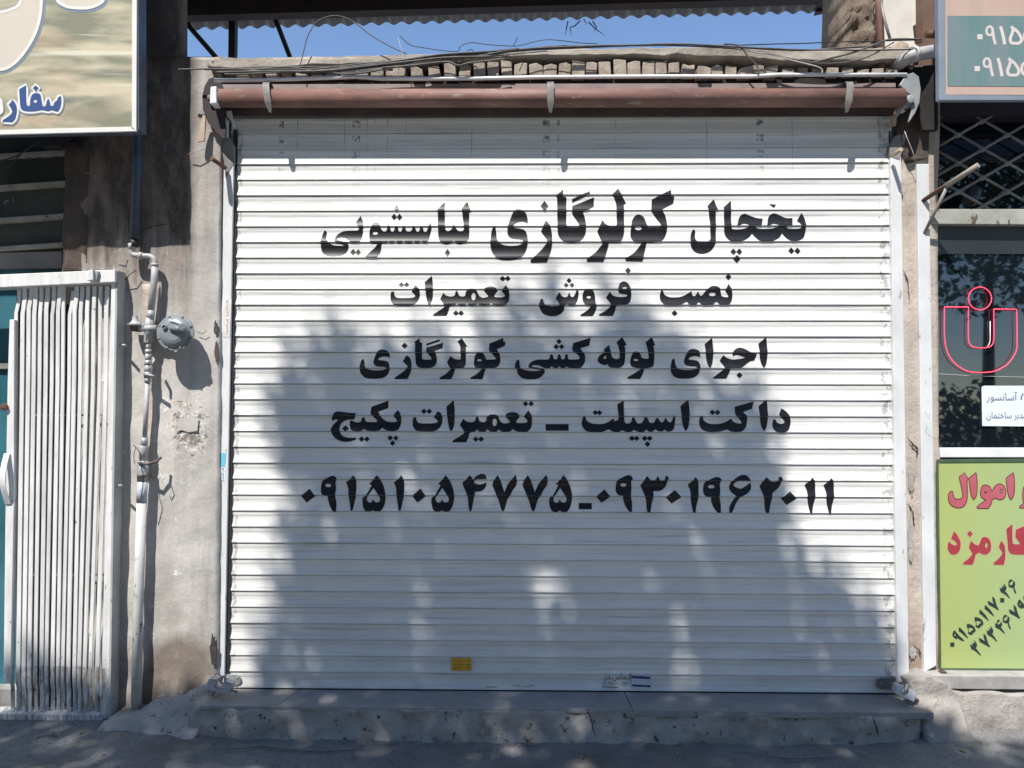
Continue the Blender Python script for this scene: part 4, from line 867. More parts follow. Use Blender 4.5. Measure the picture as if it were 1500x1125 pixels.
patch(1352, 514, 5, 7, -.026, M['rust'], pr, 'rusty_stub', 14, .02)
chips = [(1362, 108), (1364, 128), (1372, 135), (1360, 142), (1363, 150), (1372, 160), (1368, 172)]
for a, c in chips: patch(a, c, random.uniform(1.5, 3.5), random.uniform(2, 5), -.065, M['white_render'], pr, 'paint_flake', 7, .004)
# concrete foot
ft = rough_block('footing', [(1334, 1012), (1372, 1004), (1400, 1014), (1640, 1024), (1640, 1095), (1402, 1095), (1340, 1095), (1330, 1040)], -.12, .3, M['fillet'], None, amp=.026, fr=6, slope=lambda p: -.25*max(0, .03-p.z) if p.x < 1.9 else 0)
tag(ft, 'pale rough masonry footing under the right shopfront', 'footing')
ft2 = rough_block('corner_fillet', [(1333, 1000), (1360, 990), (1388, 1002), (1402, 1030), (1410, 1085), (1370, 1098), (1340, 1098), (1342, 1030)], -.13, .2, M['fillet'], None, amp=.013, fr=9, cell=.02, slope=lambda p: -.75*max(0, .03-p.z))
tag(ft2, 'smoothed concrete fillet at the right end of the doorstep', 'concrete fillet')

sf = empty('shopfront', (2.2, .0, 0), 'dark glazed shopfront with diamond grille above the window, at right', 'shopfront')
MB().prism([(1343, 240), (1361, 240), (1372, 975), (1354, 985)], -.034, .10).build('frame_post', M['white_paint'], sf, .003)
MB().prism([(1366, 306), (1640, 306), (1640, 330), (1366, 328)], -.02, .08).build('transom', simple('transom_paint', (.42, .42, .38), (.30, .30, .26), 9, .6, 0, .3, spots=(24, .6, (.10, .08, .05), (1, 1, .5))), sf, .003)
MB().prism([(1364, 328), (1640, 330), (1640, 1000), (1372, 1000)], .03, .008).build('pane', M['glass'], sf)
MB().prism([(1360, 140), (1640, 140), (1640, 312), (1364, 312)], .18, .01).build('pane', M['glass'], sf)
MB().prism([(1362, 372), (1640, 372), (1640, 330), (1362, 330)], .025, .004).build('tint_strip', simple('tint', (.03, .035, .035), (.022, .026, .028), 4, .3), sf)
MB().prism([(1371, 656), (1640, 656), (1640, 670), (1371, 670)], .005, .03).build('board_rail', M['conduit'], sf, .002)
MB().box(1.75, 4.5, -.10, .25, U(1450, 1010, -.10).z-.0, U(1450, 990, -.1).z).build('sill', M['sill'], sf, .004)
# diamond grille: every strap its own bar
gy = .02
def xg(a, c): return U(a, c, gy)
nodes_y = [150, 195, 236, 281.5, 306]
bars = []
# crossings measured in the photograph: (1240,177)(1277,195)(1207,195)... half pitch 35 x 21 px
hx, hy = 36.0, 20.8
cx0, cy0 = 1440.5, 176.5
def clipseg(p, q):
    # clip to rectangle 1368..1660, 148..306
    x0, y0 = p; x1, y1 = q; t0, t1 = 0, 1; dx, dy = x1-x0, y1-y0
    for pp, qq in ((-dx, x0-1369), (dx, 1660-x0), (-dy, y0-140), (dy, 306-y0)):
        if pp == 0: continue
        r = qq/pp
        if pp < 0: t0 = max(t0, r)
        else: t1 = min(t1, r)
    return None if t0 >= t1 else ((x0+t0*dx, y0+t0*dy), (x0+t1*dx, y0+t1*dy))
for k in range(-16, 17):
    for sgn in (1, -1):
        x0 = cx0+2*k*hx; p = (x0-12*hx, cy0-sgn*12*hy); q = (x0+12*hx, cy0+sgn*12*hy)
        c = clipseg(p, q)
        if c and math.hypot(c[1][0]-c[0][0], c[1][1]-c[0][1]) > 12:
            MB().tube([U(*c[0], gy+.004*sgn), U(*c[1], gy+.004*sgn)], .0075, 6).build('grille_bar', simple('g', (.3, .29, .27)) if False else M['grey_steel'], sf)
for i in range(-1, 5):
    for j in range(-2, 7):
        a = cx0+i*hx*1.0; c = cy0+j*hy
        if (i+j) % 2 == 0 and 1372 < a < 1640 and 150 < c < 300:
            MB().lathe(U(a, c, gy-.012), (0, 1, 0), [(0, .008), (.004, .014), (.02, .014), (.024, .008)], 10).build('grille_joint', M['grey_steel'], sf)
# green printed board
gb = empty('printed_board', U(1450, 830, -.02), 'lime green board with red and dark Persian print under the shop window', 'sign')
MB().prism([(1374, 676), (1660, 674), (1660, 982), (1378, 981)], -.018, .012).build('panel', M['lime'], gb)
for q in ([(1372, 673), (1660, 671), (1660, 675.5), (1372, 677.5)], [(1378, 979), (1660, 981), (1660, 984.5), (1378, 982.5)], [(1371.5, 676), (1375, 676), (1379, 984), (1376, 984)]):
    MB().prism(q, -.022, .016).build('edge_strip', simple('edge_green', (.05, .09, .05), (.08, .12, .07), 8, .5), gb)
P_ = Crop(1370, 670, 7.031)
red = [word(P_, [C('300,155 340,225 328,240 332,380s 325,450s 290,505s 235,520s 175,500s 140,455s 135,395s 150,355s 178,350s 185,380s 195,415s 230,430s 270,420s 282,390s 265,290s 245,205')]), glyph(P_, 'alef', 345, 155, 433, 438),
       word(P_, [C('515,283s 560,300s 585,345s 605,310s 640,278s 680,275s 715,305s 728,360s 715,410s 680,435s 645,432s 620,420s 585,437 580,470s 548,525 435,525 428,510 470,475s 525,437 485,420s 465,380s 470,330s 485,295s'), El(680, 347, 10, 20), El(518, 360, 12, 5)]),
       glyph(P_, 'alef', 728, 155, 818, 438), word(P_, [C('868,520 868,505 905,470s 900,400s 905,330s 930,290s 1000,300s 1000,525')])]
for g_ in red: 
    for c in g_: ribbon(c, 1.1, -.0196, True).build('outline', M['sign_dark_red'], gb)
flat('red_lettering', red, -.0190, M['sign_pink'] if False else simple('faded_red', (.40, .075, .10), (.48, .12, .15), 3, .6, 0, .0), gb)
red2 = [word(P_, [C('195,758 240,820s 262,890s 250,960s 210,998s 160,995s 130,950s 130,890s 150,865 165,890s 200,905s 222,895s 205,865s 162,835')]),
        word(P_, [C('515,820s 555,840s 575,900s 568,960s 530,998s 480,995s 455,980s 415,1000 405,1050s 385,1105 290,1103 288,1085 340,1045s 385,995 345,925 370,858 400,890s 440,905s 460,880s 480,830s'), El(527, 905, 12, 27)]), word(P_, [Di(357, 787, 29, 35)]),
        word(P_, [C('678,858 710,900s 722,960s 720,1040s 705,1108 605,1105 600,1085 650,1045s 690,985s 655,925')]),
        word(P_, [C('795,685 798,880s 830,895s 870,885s 825,820 830,745 960,690 1100,700 1100,995 800,998s 755,960s 745,880s 732,740')])]
for g_ in red2:
    ribbon(g_[0], 1.0, -.0188, True).build('outline', M['sign_pink'], gb)
flat('red_lettering', red2, -.0192, M['sign_red'], gb)
Q_ = Crop(1375, 830, 7.031)
def rotg(name, cx, cy, h, wd, ang):
    ca, sa = math.cos(R(ang)), math.sin(R(ang)); out = []
    for c in GL[name]:
        out.append(Q_.px([(cx+((u-.5)*wd)*ca+((v-.5)*h)*sa, cy-((u-.5)*wd)*sa+((v-.5)*h)*ca) for u, v in c]))
    return out
dg = []
AN = 43
for nme, a, c, h, wd in (('d9', 195, 727, 150, 60), ('d1', 250, 685, 150, 38), ('d5', 322, 640, 118, 92), ('d5', 402, 570, 118, 92), ('d1', 462, 503, 150, 38), ('d1', 517, 457, 150, 38), ('d7', 572, 388, 150, 88), ('d3', 694, 258, 150, 84), ('d6', 772, 200, 150, 76),
                         ('d3', 392, 845, 160, 84), ('d7', 482, 770, 150, 88), ('d3', 560, 700, 160, 84), ('d4', 640, 622, 150, 84), ('d6', 715, 565, 150, 76), ('d7', 792, 475, 150, 88), ('d9', 865, 410, 150, 62), ('d2', 930, 350, 150, 70)):
    dg.append(rotg(nme, a, c, h, wd, AN))
for a, c in ((141, 802), (655, 345)): dg.append([Q_.px(Rc(a-21, c-21, a+21, c+21))])
flat('dark_digits', dg, -.0192, M['ink_green'], gb)
# hasp lug on the post
lug = MB().prism([(1379, 985), (1386, 984), (1391, 990), (1389, 999), (1384, 999), (1378, 995)], -.075, .03).build('lock_lug', M['rust'])
tag(lug, 'rusty eye lug beside the lower corner of the lime board', 'lug')
cl = MB().tube([U(1375, 996, -.08), U(1382, 1004, -.085), U(1388, 1008, -.09)], .004, 6).build('bent_wire', M['rust'])
tag(cl, 'short bent rusty wire on the footing below the lug', 'wire')
# notice
no = empty('paper_notice', U(1470, 595, .02), 'white paper notice with dark print taped inside the right window', 'notice')
MB().prism([(1438, 567), (1442, 565), (1560, 565), (1560, 625), (1439, 624)], .022, .002).build('sheet', M['paper'], no)
print_text('\u0020\uFEAD\uFEEE\uFEB4\uFEE7\uFE8E\uFEB3\uFE81'[::1].strip(), 1445, 574, 1490, 590, .0212, M['blue_ink'], no)
print_text('\uFEE9', 1495, 576, 1502, 587, .0212, M['blue_ink'], no)
print_text('\uFEE5\uFE8E\uFEE4\uFE98\uFEA7\uFE8E\uFEB3\u0020\uFEAE\uFE91\uFEAA\uFEE3', 1445, 603, 1503, 616, .0212, M['blue_ink'], no)
# LED letter
ne = empty('led_letter', U(1434, 490, .01), 'glowing red rope light letter nun with round dot on the dark window', 'neon sign')
S_ = Crop(1370, 400, 1125/260)
def led(path, closed):
    P = [U(a, c, .012) for a, c in S_.px(path)]
    if closed: P.append(P[0])
    # resample into beads
    MB().tube(P, .0023, 6).build('led_rope', M['neon'], ne)
    L = 0; beads = MB(); nxt = 0
    for a, c in zip(P, P[1:]):
        d = (c-a).length
        while nxt <= L+d:
            q = a+(c-a)*((nxt-L)/d if d else 0); beads.lathe(q+Vector((0, -.0045, 0)), (0, 1, 0), [(0, .0007), (.001, .0021), (.004, .0024)], 6); nxt += .0105
        L += d
    beads.build('led_beads', M['neon_bead'], ne)['kind'] = 'stuff'
led([(283+73*math.cos(i*math.pi/18), 161+72*math.sin(i*math.pi/18)) for i in range(36)], True)
led(C('58,215 210,215 210,420s 222,455s 255,472s 330,472s 360,455s 370,420s 370,228 515,230 517,470s 500,520s 460,575s 400,612s 340,628s 230,628s 160,600s 100,545s 70,480s 58,400s'), True)
wire_ = MB().tube([U(a, c, .02) for a, c in S_.px([(348, 305), (348, 430), (340, 455), (330, 465)])], .0022, 6).build('led_wire', M['conduit'], ne)
tape = MB().tube([U(1372, 547.5, .022), U(1398, 549, .022), U(1420, 550.5, .022), U(1640, 556, .022)], .0015, 5).build('window_cord', M['cable_white'])
tag(tape, 'thin pale cord stretched across the window under the red letter', 'cord')
# right sign box
rs = empty('shop_sign', U(1440, 70, -.25), 'pink and teal shop sign with white phone digits at the upper right', 'sign')
YS = -.27
MB().prism([(1373, -120), (1700, -120), (1700, 146), (1376, 146)], YS+.006, .035).build('box', M['alu'], rs, .003)
for q in ([(1373, -120), (1384, -120), (1385, 146), (1376, 146)], [(1376, 139), (1700, 141), (1700, 147), (1376, 146.5)]):
    MB().prism(q, YS-.004-.001*(q[0][1] > 0), .02).build('frame', M['alu'], rs, .0015)
MB().prism([(1384, -120), (1700, -120), (1700, 139.5), (1385.5, 138.5)], YS+.004, .004).build('panel', M['pink_print'], rs)
MB().prism([(1388, 23), (1700, 24), (1700, 128), (1388, 126)], YS+.0025, .001).build('teal_field', M['teal_print'], rs)
T_ = Crop(1370, 0, 7.031)
for (ax, ay) in ((0, 0), (-27, 328)):
    def sh(pts): return T_.px([(a+ax, c+ay) for a, c in pts])
    ribbon(sh([(560+33*math.cos(i*math.pi/9), 318+45*math.sin(i*math.pi/9)) for i in range(18)]), 3.6, YS+.0015, True).build('digit', M['digit_print'], rs)
    ribbon(sh([(590, 300), (596, 350), (605, 400), (620, 458)]), 4.0, YS+.0013).build('digit', M['digit_print'], rs)
    ribbon(sh([(672, 270), (690, 330), (705, 400), (715, 458)]), 4.6, YS+.0015).build('digit', M['digit_print'], rs)
    ribbon(sh(C('805,290 850,330s 888,400s 870,440s 830,446s 785,440s 772,400s 790,350s')), 4.4, YS+.0015, True).build('digit', M['digit_print'], rs)
    ribbon(sh([(780, 272), (830, 318)]), 4.4, YS+.0013).build('digit', M['digit_print'], rs)
    MB().prism(sh(Rc(433, 352, 487, 405)), YS+.0015, .0005).build('digit', M['digit_print'], rs)
    ribbon(sh([(950+33*math.cos(i*math.pi/9), 380+60*math.sin(i*math.pi/9)) for i in range(18)]), 4.2, YS+.0015, True).build('digit', M['digit_print'], rs)
MB().prism([(1383, 146), (1700, 147), (1700, 166), (1376, 170)], .0, .1).build('soffit', M['dark_beam'], rs)
MB().prism([(1330, 98), (1374, 98), (1374, 190), (1352, 190), (1345, 160)], -.075, .03).build('recess_shade_sheet', M['dark_void'], rs)  # raised dark sheet standing in for the unlit recess beside the sign
# angle bracket
br = empty('angle_bracket', U(1390, 300, -.1), 'rusty grey wall bracket of square tube jutting out at the right pier', 'bracket')
def sq(pts, r): return MB().tube(pts, r, 4)
sq([U(1352, 294, -.03), U(1388, 270, -.16), U(1432, 243, -.30)], .0125).build('arm', M['rust'], br)
sq([U(1386, 272, -.155), U(1433, 242, -.305)], .0145).build('arm_sleeve', simple('bracket_grey', (.36, .32, .28), (.24, .20, .17), 12, .6, 0, .3), br)
sq([U(1354, 342, -.03), U(1388, 272, -.16)], .0105).build('strut', simple('bracket_grey2', (.34, .31, .28), (.2, .17, .15), 12, .6, 0, .3), br)
b2 = MB().tube([U(1308, 228, -.06), U(1320, 219, -.14)], .0115, 4).build('tube_stub', M['tan_metal'])
tag(b2, 'cut end of square tube poking out above the right guide rail', 'tube stub')
b3 = MB().tube([U(310, 232, -.15), U(330, 246, -.05)], .013, 4).build('tube_stub', M['rust'])
tag(b3, 'rusty cut tube sticking out above the left guide rail', 'tube stub')
wy = MB().tube([U(1325, 192, -.08), U(1330, 205, -.08), U(1337, 222, -.075), U(1342, 240, -.07)], .0018, 5).build('loose_wire', M['cable_white'])
tag(wy, 'thin pale loose wire hanging at the top of the right pier', 'wire')
lampb = empty('flood_lamp', U(1420, 288, .1), 'small dark lamp housing behind the diamond grille', 'lamp')
MB().lathe(U(1428, 278, .10), Vector((-.55, -.4, -.75)), [(0, .028), (.01, .034), (.09, .036), (.10, .030)], 14).build('housing', simple('lamp_dark', (.06, .06, .062), (.04, .04, .042), 8, .4, .3), lampb)
MB().tube([U(1428, 275, .11), U(1415, 262, .13)], .008, 6).build('mount', M['black_rubber'], lampb)
# pencil scribbles on post
for pts in ([(1356, 602), (1361, 612), (1362, 620)], [(1358, 622), (1356, 634), (1360, 640), (1366, 642)]):
    pass
sc1 = ribbon([(1355, 603), (1358, 609), (1361, 614), (1362, 606)], .5, -.0345).build('scribble', M['grey_steel'], sf)
ribbon([(1356, 622), (1359, 626), (1355, 632), (1360, 637), (1365, 641)], .5, -.0345).build('scribble', M['grey_steel'], sf)

# ------------------------------------------------------------------ left sign
ls = empty('shop_sign', U(100, 100, -.33), 'faded beige shop sign with blue Persian letters at the upper left', 'sign')
YL = -.34
MB().prism([(-240, -160), (203, -160), (203.5, 190), (-240, 198)], YL+.006, .075).build('box', M['alu_dark'], ls, .002)
MB().prism([(-240, -160), (195, -160), (195, 186), (-240, 195)], YL+.002, .006).build('panel', M['print'], ls)
for q in ([(194, -160), (201, -160), (199.5, 192), (193, 188)], [(-240, 196), (-240, 203), (199.5, 192), (194, 185.5)]):
    MB().prism(q, YL-.002, .012).build('frame', M['sign_white'], ls, .001)
R_ = Crop(0, 0, 5.357)
big = C('325,0 315,120s 280,250s 210,380s 130,480s 60,530s 0,545s -300,560 -300,120 0,95s 80,75s 140,45s 165,0 165,-300 325,-300')
big2 = C('450,-100 450,0s 500,40s 560,58s 680,62s 760,40s 810,0s 815,-100')
for bg_ in (big, big2):
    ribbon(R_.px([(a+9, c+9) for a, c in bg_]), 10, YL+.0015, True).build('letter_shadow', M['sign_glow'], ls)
    flat('big_lettering', [[R_.px(bg_)]], YL+.0005, M['sign_cream'], ls)
    ribbon(R_.px(bg_), 4.6, YL-.0001, True).build('letter_edge', M['sign_white'], ls)
sf1 = [[R_.px(C('205,668 207,800s 215,830s 235,825s 236,790s 250,745s 280,730s 315,740s 327,790s 335,830s 358,830s 368,790s 380,778s 390,795s 398,828s 418,828s 428,800s 445,790s 460,760s 478,755 482,790s 475,840s 455,875s 430,872s 405,866s 380,874s 350,868s 320,866s 270,874s 210,874s 170,860s 158,820s 150,700')), R_.px(El(277, 795, 13, 12))],
       [R_.px(Di(280, 692, 24, 24))], [R_.px(C('100,785 125,820s 132,870s 120,930s 95,960 20,955 25,940s 70,910s 95,880s 85,850s 68,820'))], [R_.px(C('-120,790 -10,780s 8,830s 0,880s -100,900'))]]
for g_ in sf1:
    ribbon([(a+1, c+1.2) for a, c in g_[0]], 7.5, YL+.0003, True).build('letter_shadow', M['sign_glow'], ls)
    ribbon(g_[0], 6.0, YL-.0003, True).build('letter_edge', M['sign_white'], ls)
    flat('white_backing', [[g_[0]]], YL-.0004, M['sign_white'], ls)
flat('blue_lettering', [sf1[0], sf1[1], sf1[2]], YL-.0010, M['sign_blue'], ls)
for q in ([(110, 195), (98, 212), (60, 214), (66, 205)], [(90, 209), (112, 208), (112, 214), (90, 216)]):
    tag(MB().prism(q, -.12, .05).build('support_bracket', M['dark_beam']), 'longer brown bracket holding the left sign from below' if q[0][0] > 100 else 'short brown bracket stub below the left sign', 'bracket', 'brackets under the left sign')

# ------------------------------------------------------------------ upper left window
wn = empty('high_window', U(50, 300, .05), 'old window with murky green panes above the folding gate', 'window')
MB().prism([(-240, 60), (96, 60), (94, 372), (-240, 372)], .07, .006).build('pane', M['green_glass'], wn)
MB().prism([(-240, 60), (130, 60), (130, 402), (-240, 402)], .12, .3).build('wall_behind', M['dark_void'], wn)
MB().prism([(101, 232), (107, 232), (97.5, 402), (90.5, 402)], .0, .06).build('frame_post', M['window_frame'], wn, .002)
MB().prism([(104, 205), (117, 205), (108, 366), (101, 366)], .04, .05).build('frame_jamb', M['window_frame'], wn, .002)
for ya, yb, t in ((271, 264, 7), (319, 312, 7), (361, 354, 7), (225, 219, 6)):
    MB().prism([(-240, ya+14), (0, ya), (102, yb), (102, yb+t), (0, ya+t), (-240, ya+14+t)], .035, .04).build('glazing_bar', M['window_frame'], wn, .002)
MB().prism([(-240, 376), (96, 368), (94, 393), (-240, 396)], .045, .05).build('sill_panel', simple('grey_panel', (.22, .205, .20), (.15, .14, .13), 6, .7), wn)
MB().prism([(90, 366), (128, 366), (118, 400), (90, 400)], .02, .1).build('side_fill', M['plaster_dark'], wn)
print_text('\u0645 \u0627', 6, 290, 20, 300, .068, M['grey_steel'], wn); print_text('\uFEAE\uFECC\uFE91', 2, 322, 34, 328, .068, M['grey_steel'], wn)
for pts in ([(0, 236), (25, 228), (45, 215), (62, 205)], [(0, 250), (15, 243), (25, 232), (32, 222)]):
    o = MB().tube(smooth_path([U(a, c, -.08) for a, c in pts], 4), .004, 6).build('cable', M['black_rubber'])
    tag(o, 'upper dark cable sagging under the left sign' if pts[0][1] < 240 else 'lower dark cable sagging under the left sign', 'cable', 'cables under the left sign')

# ------------------------------------------------------------------ folding gate
YG = -.13
gt = empty('folding_gate', U(85, 1050, YG), 'white folding metal gate of narrow upright slats, pushed half open', 'gate')
MB().prism([(-240, 416), (0, 402), (168.5, 395), (168.5, 413), (0, 421), (-240, 432)], YG-.02, .09).build('top_rail', M['gate'], gt, .003)
MB().prism([(163, 413), (171, 413), (160, 1056), (147, 1056)], YG, .07).build('side_post', M['gate'], gt, .002)
b = MB(); q0 = [U(171, 396, YG), U(160.2, 1056, YG)]
MB().prism([(169, 396), (172.5, 396), (161.5, 1055), (158, 1055)], YG-.002, .08).build('post_flange', M['gate_side'], gt, .002)
MB().prism([(-240, 1044), (0, 1045), (150, 1047), (150, 1057), (0, 1055), (-240, 1053)], YG-.02, .09).build('bottom_rail', M['gate'], gt, .003)
tops = [28, 36, 46, 52, 60.5, 69.5, 79, 87, 93, 106, 112, 120, 129, 138, 147, 157]
mids = [22.5, 32, 41, 49, 57.5, 66.5, 75.5, 84, 91.5, 101, 108, 117, 126.5, 136, 145.5, 154.5]
lows = [17, 26, 34, 42, 51, 60, 67, 76, 84, 91, 99, 108, 115, 123, 131, 141.5]
base = [14, 24, 33, 43, 54, 61, 68, 78, 85, 92, 100, 108, 116, 122, 129, 137]
for i in range(16):
    w0 = random.uniform(5.3, 6.4); base[i] = lows[i]-1.2
    dy = random.uniform(-6, 6); path = [(tops[i], 419), (tops[i]-.5, 438+dy), (mids[i]+.8, 457+dy), (mids[i], 560), (mids[i]-(mids[i]-lows[i])*.45, 760), (lows[i], 1000), (lows[i]+1.2, 1009), (lows[i]+1.2, 1046)]
    if i == 9: path[0] = (tops[i]+1, 426)
    Yo = YG+.022+random.uniform(-.006, .006)
    fr_l = [U(a-w0/2, c, Yo) for a, c in path]; fr_r = [U(a+w0/2, c, Yo+random.uniform(-.002, .006)) for a, c in path]
    tw_ = random.uniform(.005, .009)
    b = MB(); n = len(path); vs = []
    for a, c in zip(fr_l, fr_r): vs += [a, c, c+Vector((.0, tw_, 0)), a+Vector((0, tw_, 0))]
    b.add(vs, [(k*4+j, k*4+(j+1) % 4, (k+1)*4+(j+1) % 4, (k+1)*4+j) for k in range(n-1) for j in range(4)]+[(0, 1, 2, 3), (4*n-1, 4*n-2, 4*n-3, 4*n-4)])
    s_ = b.build('slat', M['gate'], gt, .002)
    for ry in (608, 842):
        t = (ry-560)/200 if ry < 760 else None
        ax = (mids[i]+((mids[i]-(mids[i]-lows[i])*.45)-mids[i])*t) if t is not None else (mids[i]-(mids[i]-lows[i])*.45)+(lows[i]-(mids[i]-(mids[i]-lows[i])*.45))*(ry-760)/225
        MB().lathe(U(ax, ry, Yo-.0005), (0, -1, 0), [(0, .0045), (.003, .004), (.0045, .0015)], 8).build('rivet', M['grey_steel'], s_)
MB().prism([(14, 468), (21, 468), (20, 740), (15, 1000), (5, 1000), (8, 740), (11, 560)], YG+.005, .03).build('stile', M['gate'], gt, .002)
hp = smooth_path([U(10, 664, YG-.002), U(4, 690, YG-.035), U(4, 712, YG-.035), U(11, 738, YG-.002)], 5)
b = MB(); vs = []
for p in hp: vs += [p+Vector((-.014, 0, 0)), p+Vector((.014, 0, 0)), p+Vector((.014, .004, 0)), p+Vector((-.014, .004, 0))]
n = len(hp); b.add(vs, [(k*4+j, k*4+(j+1) % 4, (k+1)*4+(j+1) % 4, (k+1)*4+j) for k in range(n-1) for j in range(4)])
b.build('handle', M['gate'], gt)
MB().lathe(U(7, 596, YG+.0), (0, -1, 0), [(0, .018), (.01, .018), (.014, .008)], 12).build('lock_cylinder', M['rust'], gt)
MB().prism([(129, 396), (136, 395), (136, 410), (127, 411)], YG-.05, .03).build('end_stop', M['gate'], gt, .002)
MB().prism([(139, 397), (144, 397), (141, 411), (138, 411)], YG-.035, .02).build('end_stop', M['galv'], gt, .001)
for a, c in ((176, 505), (170, 712)):
    MB().tube([U(a, c, YG+.04), U(a+8, c+(1 if c < 600 else -1), YG+.0)], .006, 8).build('bolt', M['galv'], gt)
# mid riveted lattice links seen between slats
for ry in (608, 842):
    MB().prism([(20, ry-1.5), (156, ry-1.5), (156, ry+1.5), (20, ry+1.5)], YG+.045, .004).build('link_bar', M['grey_steel'], gt)
lg = empty('glazed_door', (-2.6, .08, 1), 'teal tinted shop door seen behind the open edge of the gate', 'door')
MB().prism([(-240, 380), (175, 380), (175, 1052), (-240, 1052)], .08, .01).build('pane', M['teal_glass'], lg)
MB().prism([(24, 400), (175, 400), (165, 1052), (24, 1052)], .02, .01).build('dark_panel', M['dark_void'], lg)
MB().prism([(-240, 532), (14, 532), (14, 540), (-240, 541)], .06, .02).build('door_rail', M['grey_steel'], lg)
MB().prism([(-240, 1010), (24, 1010), (24, 1052), (-240, 1052)], .0, .1).build('threshold', M['sill'], lg)
MB().prism([(-240, 380), (175, 380), (175, 1052), (-240, 1052)], .3, .01).build('room_back', M['dark_void'], lg)

# ------------------------------------------------------------------ gas pipe and regulator
def V(a, c, Y=-.105): return U(a, c, Y)
up = empty('downpipe', V(200, 280), 'dark blue pipe running down the shaded wall from behind the sign', 'pipe')
MB().tube([V(203, 150), V(201, 260), V(197, 350)], .0235, 16).build('tube', M['blue_pipe'], up)
MB().tube([V(196.5, 350), V(196, 362)], .0185, 14).build('tail', M['black_rubber'], up)
gp = empty('gas_pipe', V(215, 1045), 'pale grey gas pipe with elbows and regulator on the plaster pier', 'pipe')
MB().tube([V(193.5, 357), V(193.2, 365)], [.019, .017], 14).build('cap', M['grey_pipe'], gp)
MB().tube(smooth_path([V(193.2, 362), V(193.2, 371), V(198, 374), V(205, 374)], 5), .0145, 12).build('elbow', M['grey_pipe'], gp)
MB().tube([V(204, 374), V(209, 375)], .0175, 12).build('union', M['grey_pipe'], gp)
MB().tube(smooth_path([V(205, 374.5), V(214, 375), V(221, 376), V(226.5, 381), V(227, 390)], 5), .0135, 12).build('elbow', M['grey_pipe'], gp)
MB().tube([V(227, 387), V(226, 410), V(220.5, 462)], .0165, 14).build('riser', M['grey_pipe'], gp)
MB().tube([V(227, 386), V(227, 390)], .0185, 14).build('collar', M['grey_pipe'], gp)
MB().tube([V(221.3, 455), V(220, 468)], .0185, 14).build('collar', M['galv'], gp)
# cross fitting
MB().tube([V(219.5, 466), V(218.5, 478), V(217.5, 500)], [.019, .022, .019], 12).build('tee', M['grey_pipe'], gp)
MB().tube([V(205, 481, -.115), V(230, 481, -.115)], .0165, 12).build('tee_branch', M['grey_pipe'], gp)
MB().lathe(V(209, 480, -.115), (1, 0, 0), [(-.014, .020), (.0, .020), (.012, .020)], 6).build('hex_nut', M['galv'], gp)
MB().lathe(V(216.5, 496), (0, 0, -1), [(-.02, .021), (.0, .021), (.02, .021)], 6).build('hex_nut', M['galv'], gp)
# small diaphragm valve at left
MB().lathe(V(198, 473, -.125), (0, 0, 1), [(-.014, .034), (-.011, .036), (-.007, .036), (-.004, .027), (.010, .016), (.024, .012), (.034, .012), (.034, .008)], 18).build('relief_valve', M['grey_pipe'], gp)
MB().prism([(189, 472), (203, 472), (203, 486), (192, 485), (189, 479)], -.115, .03).build('bracket', M['brown_steel'], gp, .002)
# regulator body
rc = V(257, 487, -.15)
axr = Vector((.02, -1, .10)).normalized()
MB().lathe(rc, axr, [(-.045, .045), (-.030, .082), (-.012, .0865), (-.006, .0905), (.004, .0905), (.006, .078), (.016, .071), (.024, .060), (.030, .045), (.032, .0)], 36).build('regulator_body', M['meter'], gp)
MB().lathe(V(245, 481, -.155), axr, [(.0, .013), (.035, .012), (.037, .009), (.030, .008)], 16).build('vent_port', M['meter'], gp)
MB().tube([V(249, 480, -.185), V(262, 482, -.192), V(273, 482, -.188)], [.012, .016, .014], 14).build('spring_tube', M['meter'], gp)
MB().lathe(V(266, 481, -.175), Vector((.5, -.85, .1)), [(.0, .021), (.030, .019), (.033, .0165)], 18).build('outlet_port', M['meter'], gp)
for k in range(8):
    a = R(22+k*45); e1 = Vector((1, 0, 0)); e2 = Vector((0, .1, 1)).normalized()
    q = rc+e1*math.cos(a)*.083+e2*math.sin(a)*.083+axr*.002
    MB().lathe(q, axr, [(0, .0055), (.008, .0055), (.009, .003)], 6).build('bolt', M['grey_steel'], gp)
MB().prism([(246, 468.5), (249, 467.5), (265, 472.5), (263, 474.5)], -.182, .003).build('name_tag', M['conduit'], gp)
MB().tube([V(228, 483, -.11), V(240, 485, -.12)], .012, 12).build('inlet', M['galv'], gp)
MB().tube([V(229, 474, -.13), V(234, 468, -.13)], .002, 5).build('seal_wire', M['black_rubber'], gp)
# fittings below
yy = 504
for (y0, y1, r_) in ((502, 512, .013), (512, 518, .018), (518, 528, .0155), (528, 535, .0195), (535, 545, .017), (545, 553, .021), (553, 560, .016)):
    MB().tube([V(217.6-(y0-500)*.02, y0), V(217.6-(y1-500)*.02, y1)], r_, 10 if r_ < .018 else 6).build('fitting', M['grey_pipe'] if r_ < .018 else M['galv'], gp)
MB().tube([V(224, 524, -.12), V(226, 528, -.14), V(223, 534, -.15)], .007, 6).build('valve_lever', M['galv'], gp)
MB().tube([V(211, 548, -.12), V(226, 551, -.14)], .0065, 6).build('valve_stem', M['galv'], gp)
MB().tube([V(216.2, 560), V(212, 642)], .0115, 12).build('riser', M['grey_pipe'], gp)
MB().tube([V(212, 641), V(211, 653)], .0165, 12).build('coupling', M['galv'], gp)
MB().tube([V(211, 653), V(210.5, 655), V(210, 675)], [.020, .022, .0195], 16).build('reducer', M['grey_pipe'], gp)
MB().tube([V(210, 675), V(208.5, 705)], .0255, 18).build('wrap', simple('pale_wrap', (.42, .45, .47), (.33, .35, .37), 8, .4, .2, .1), gp)
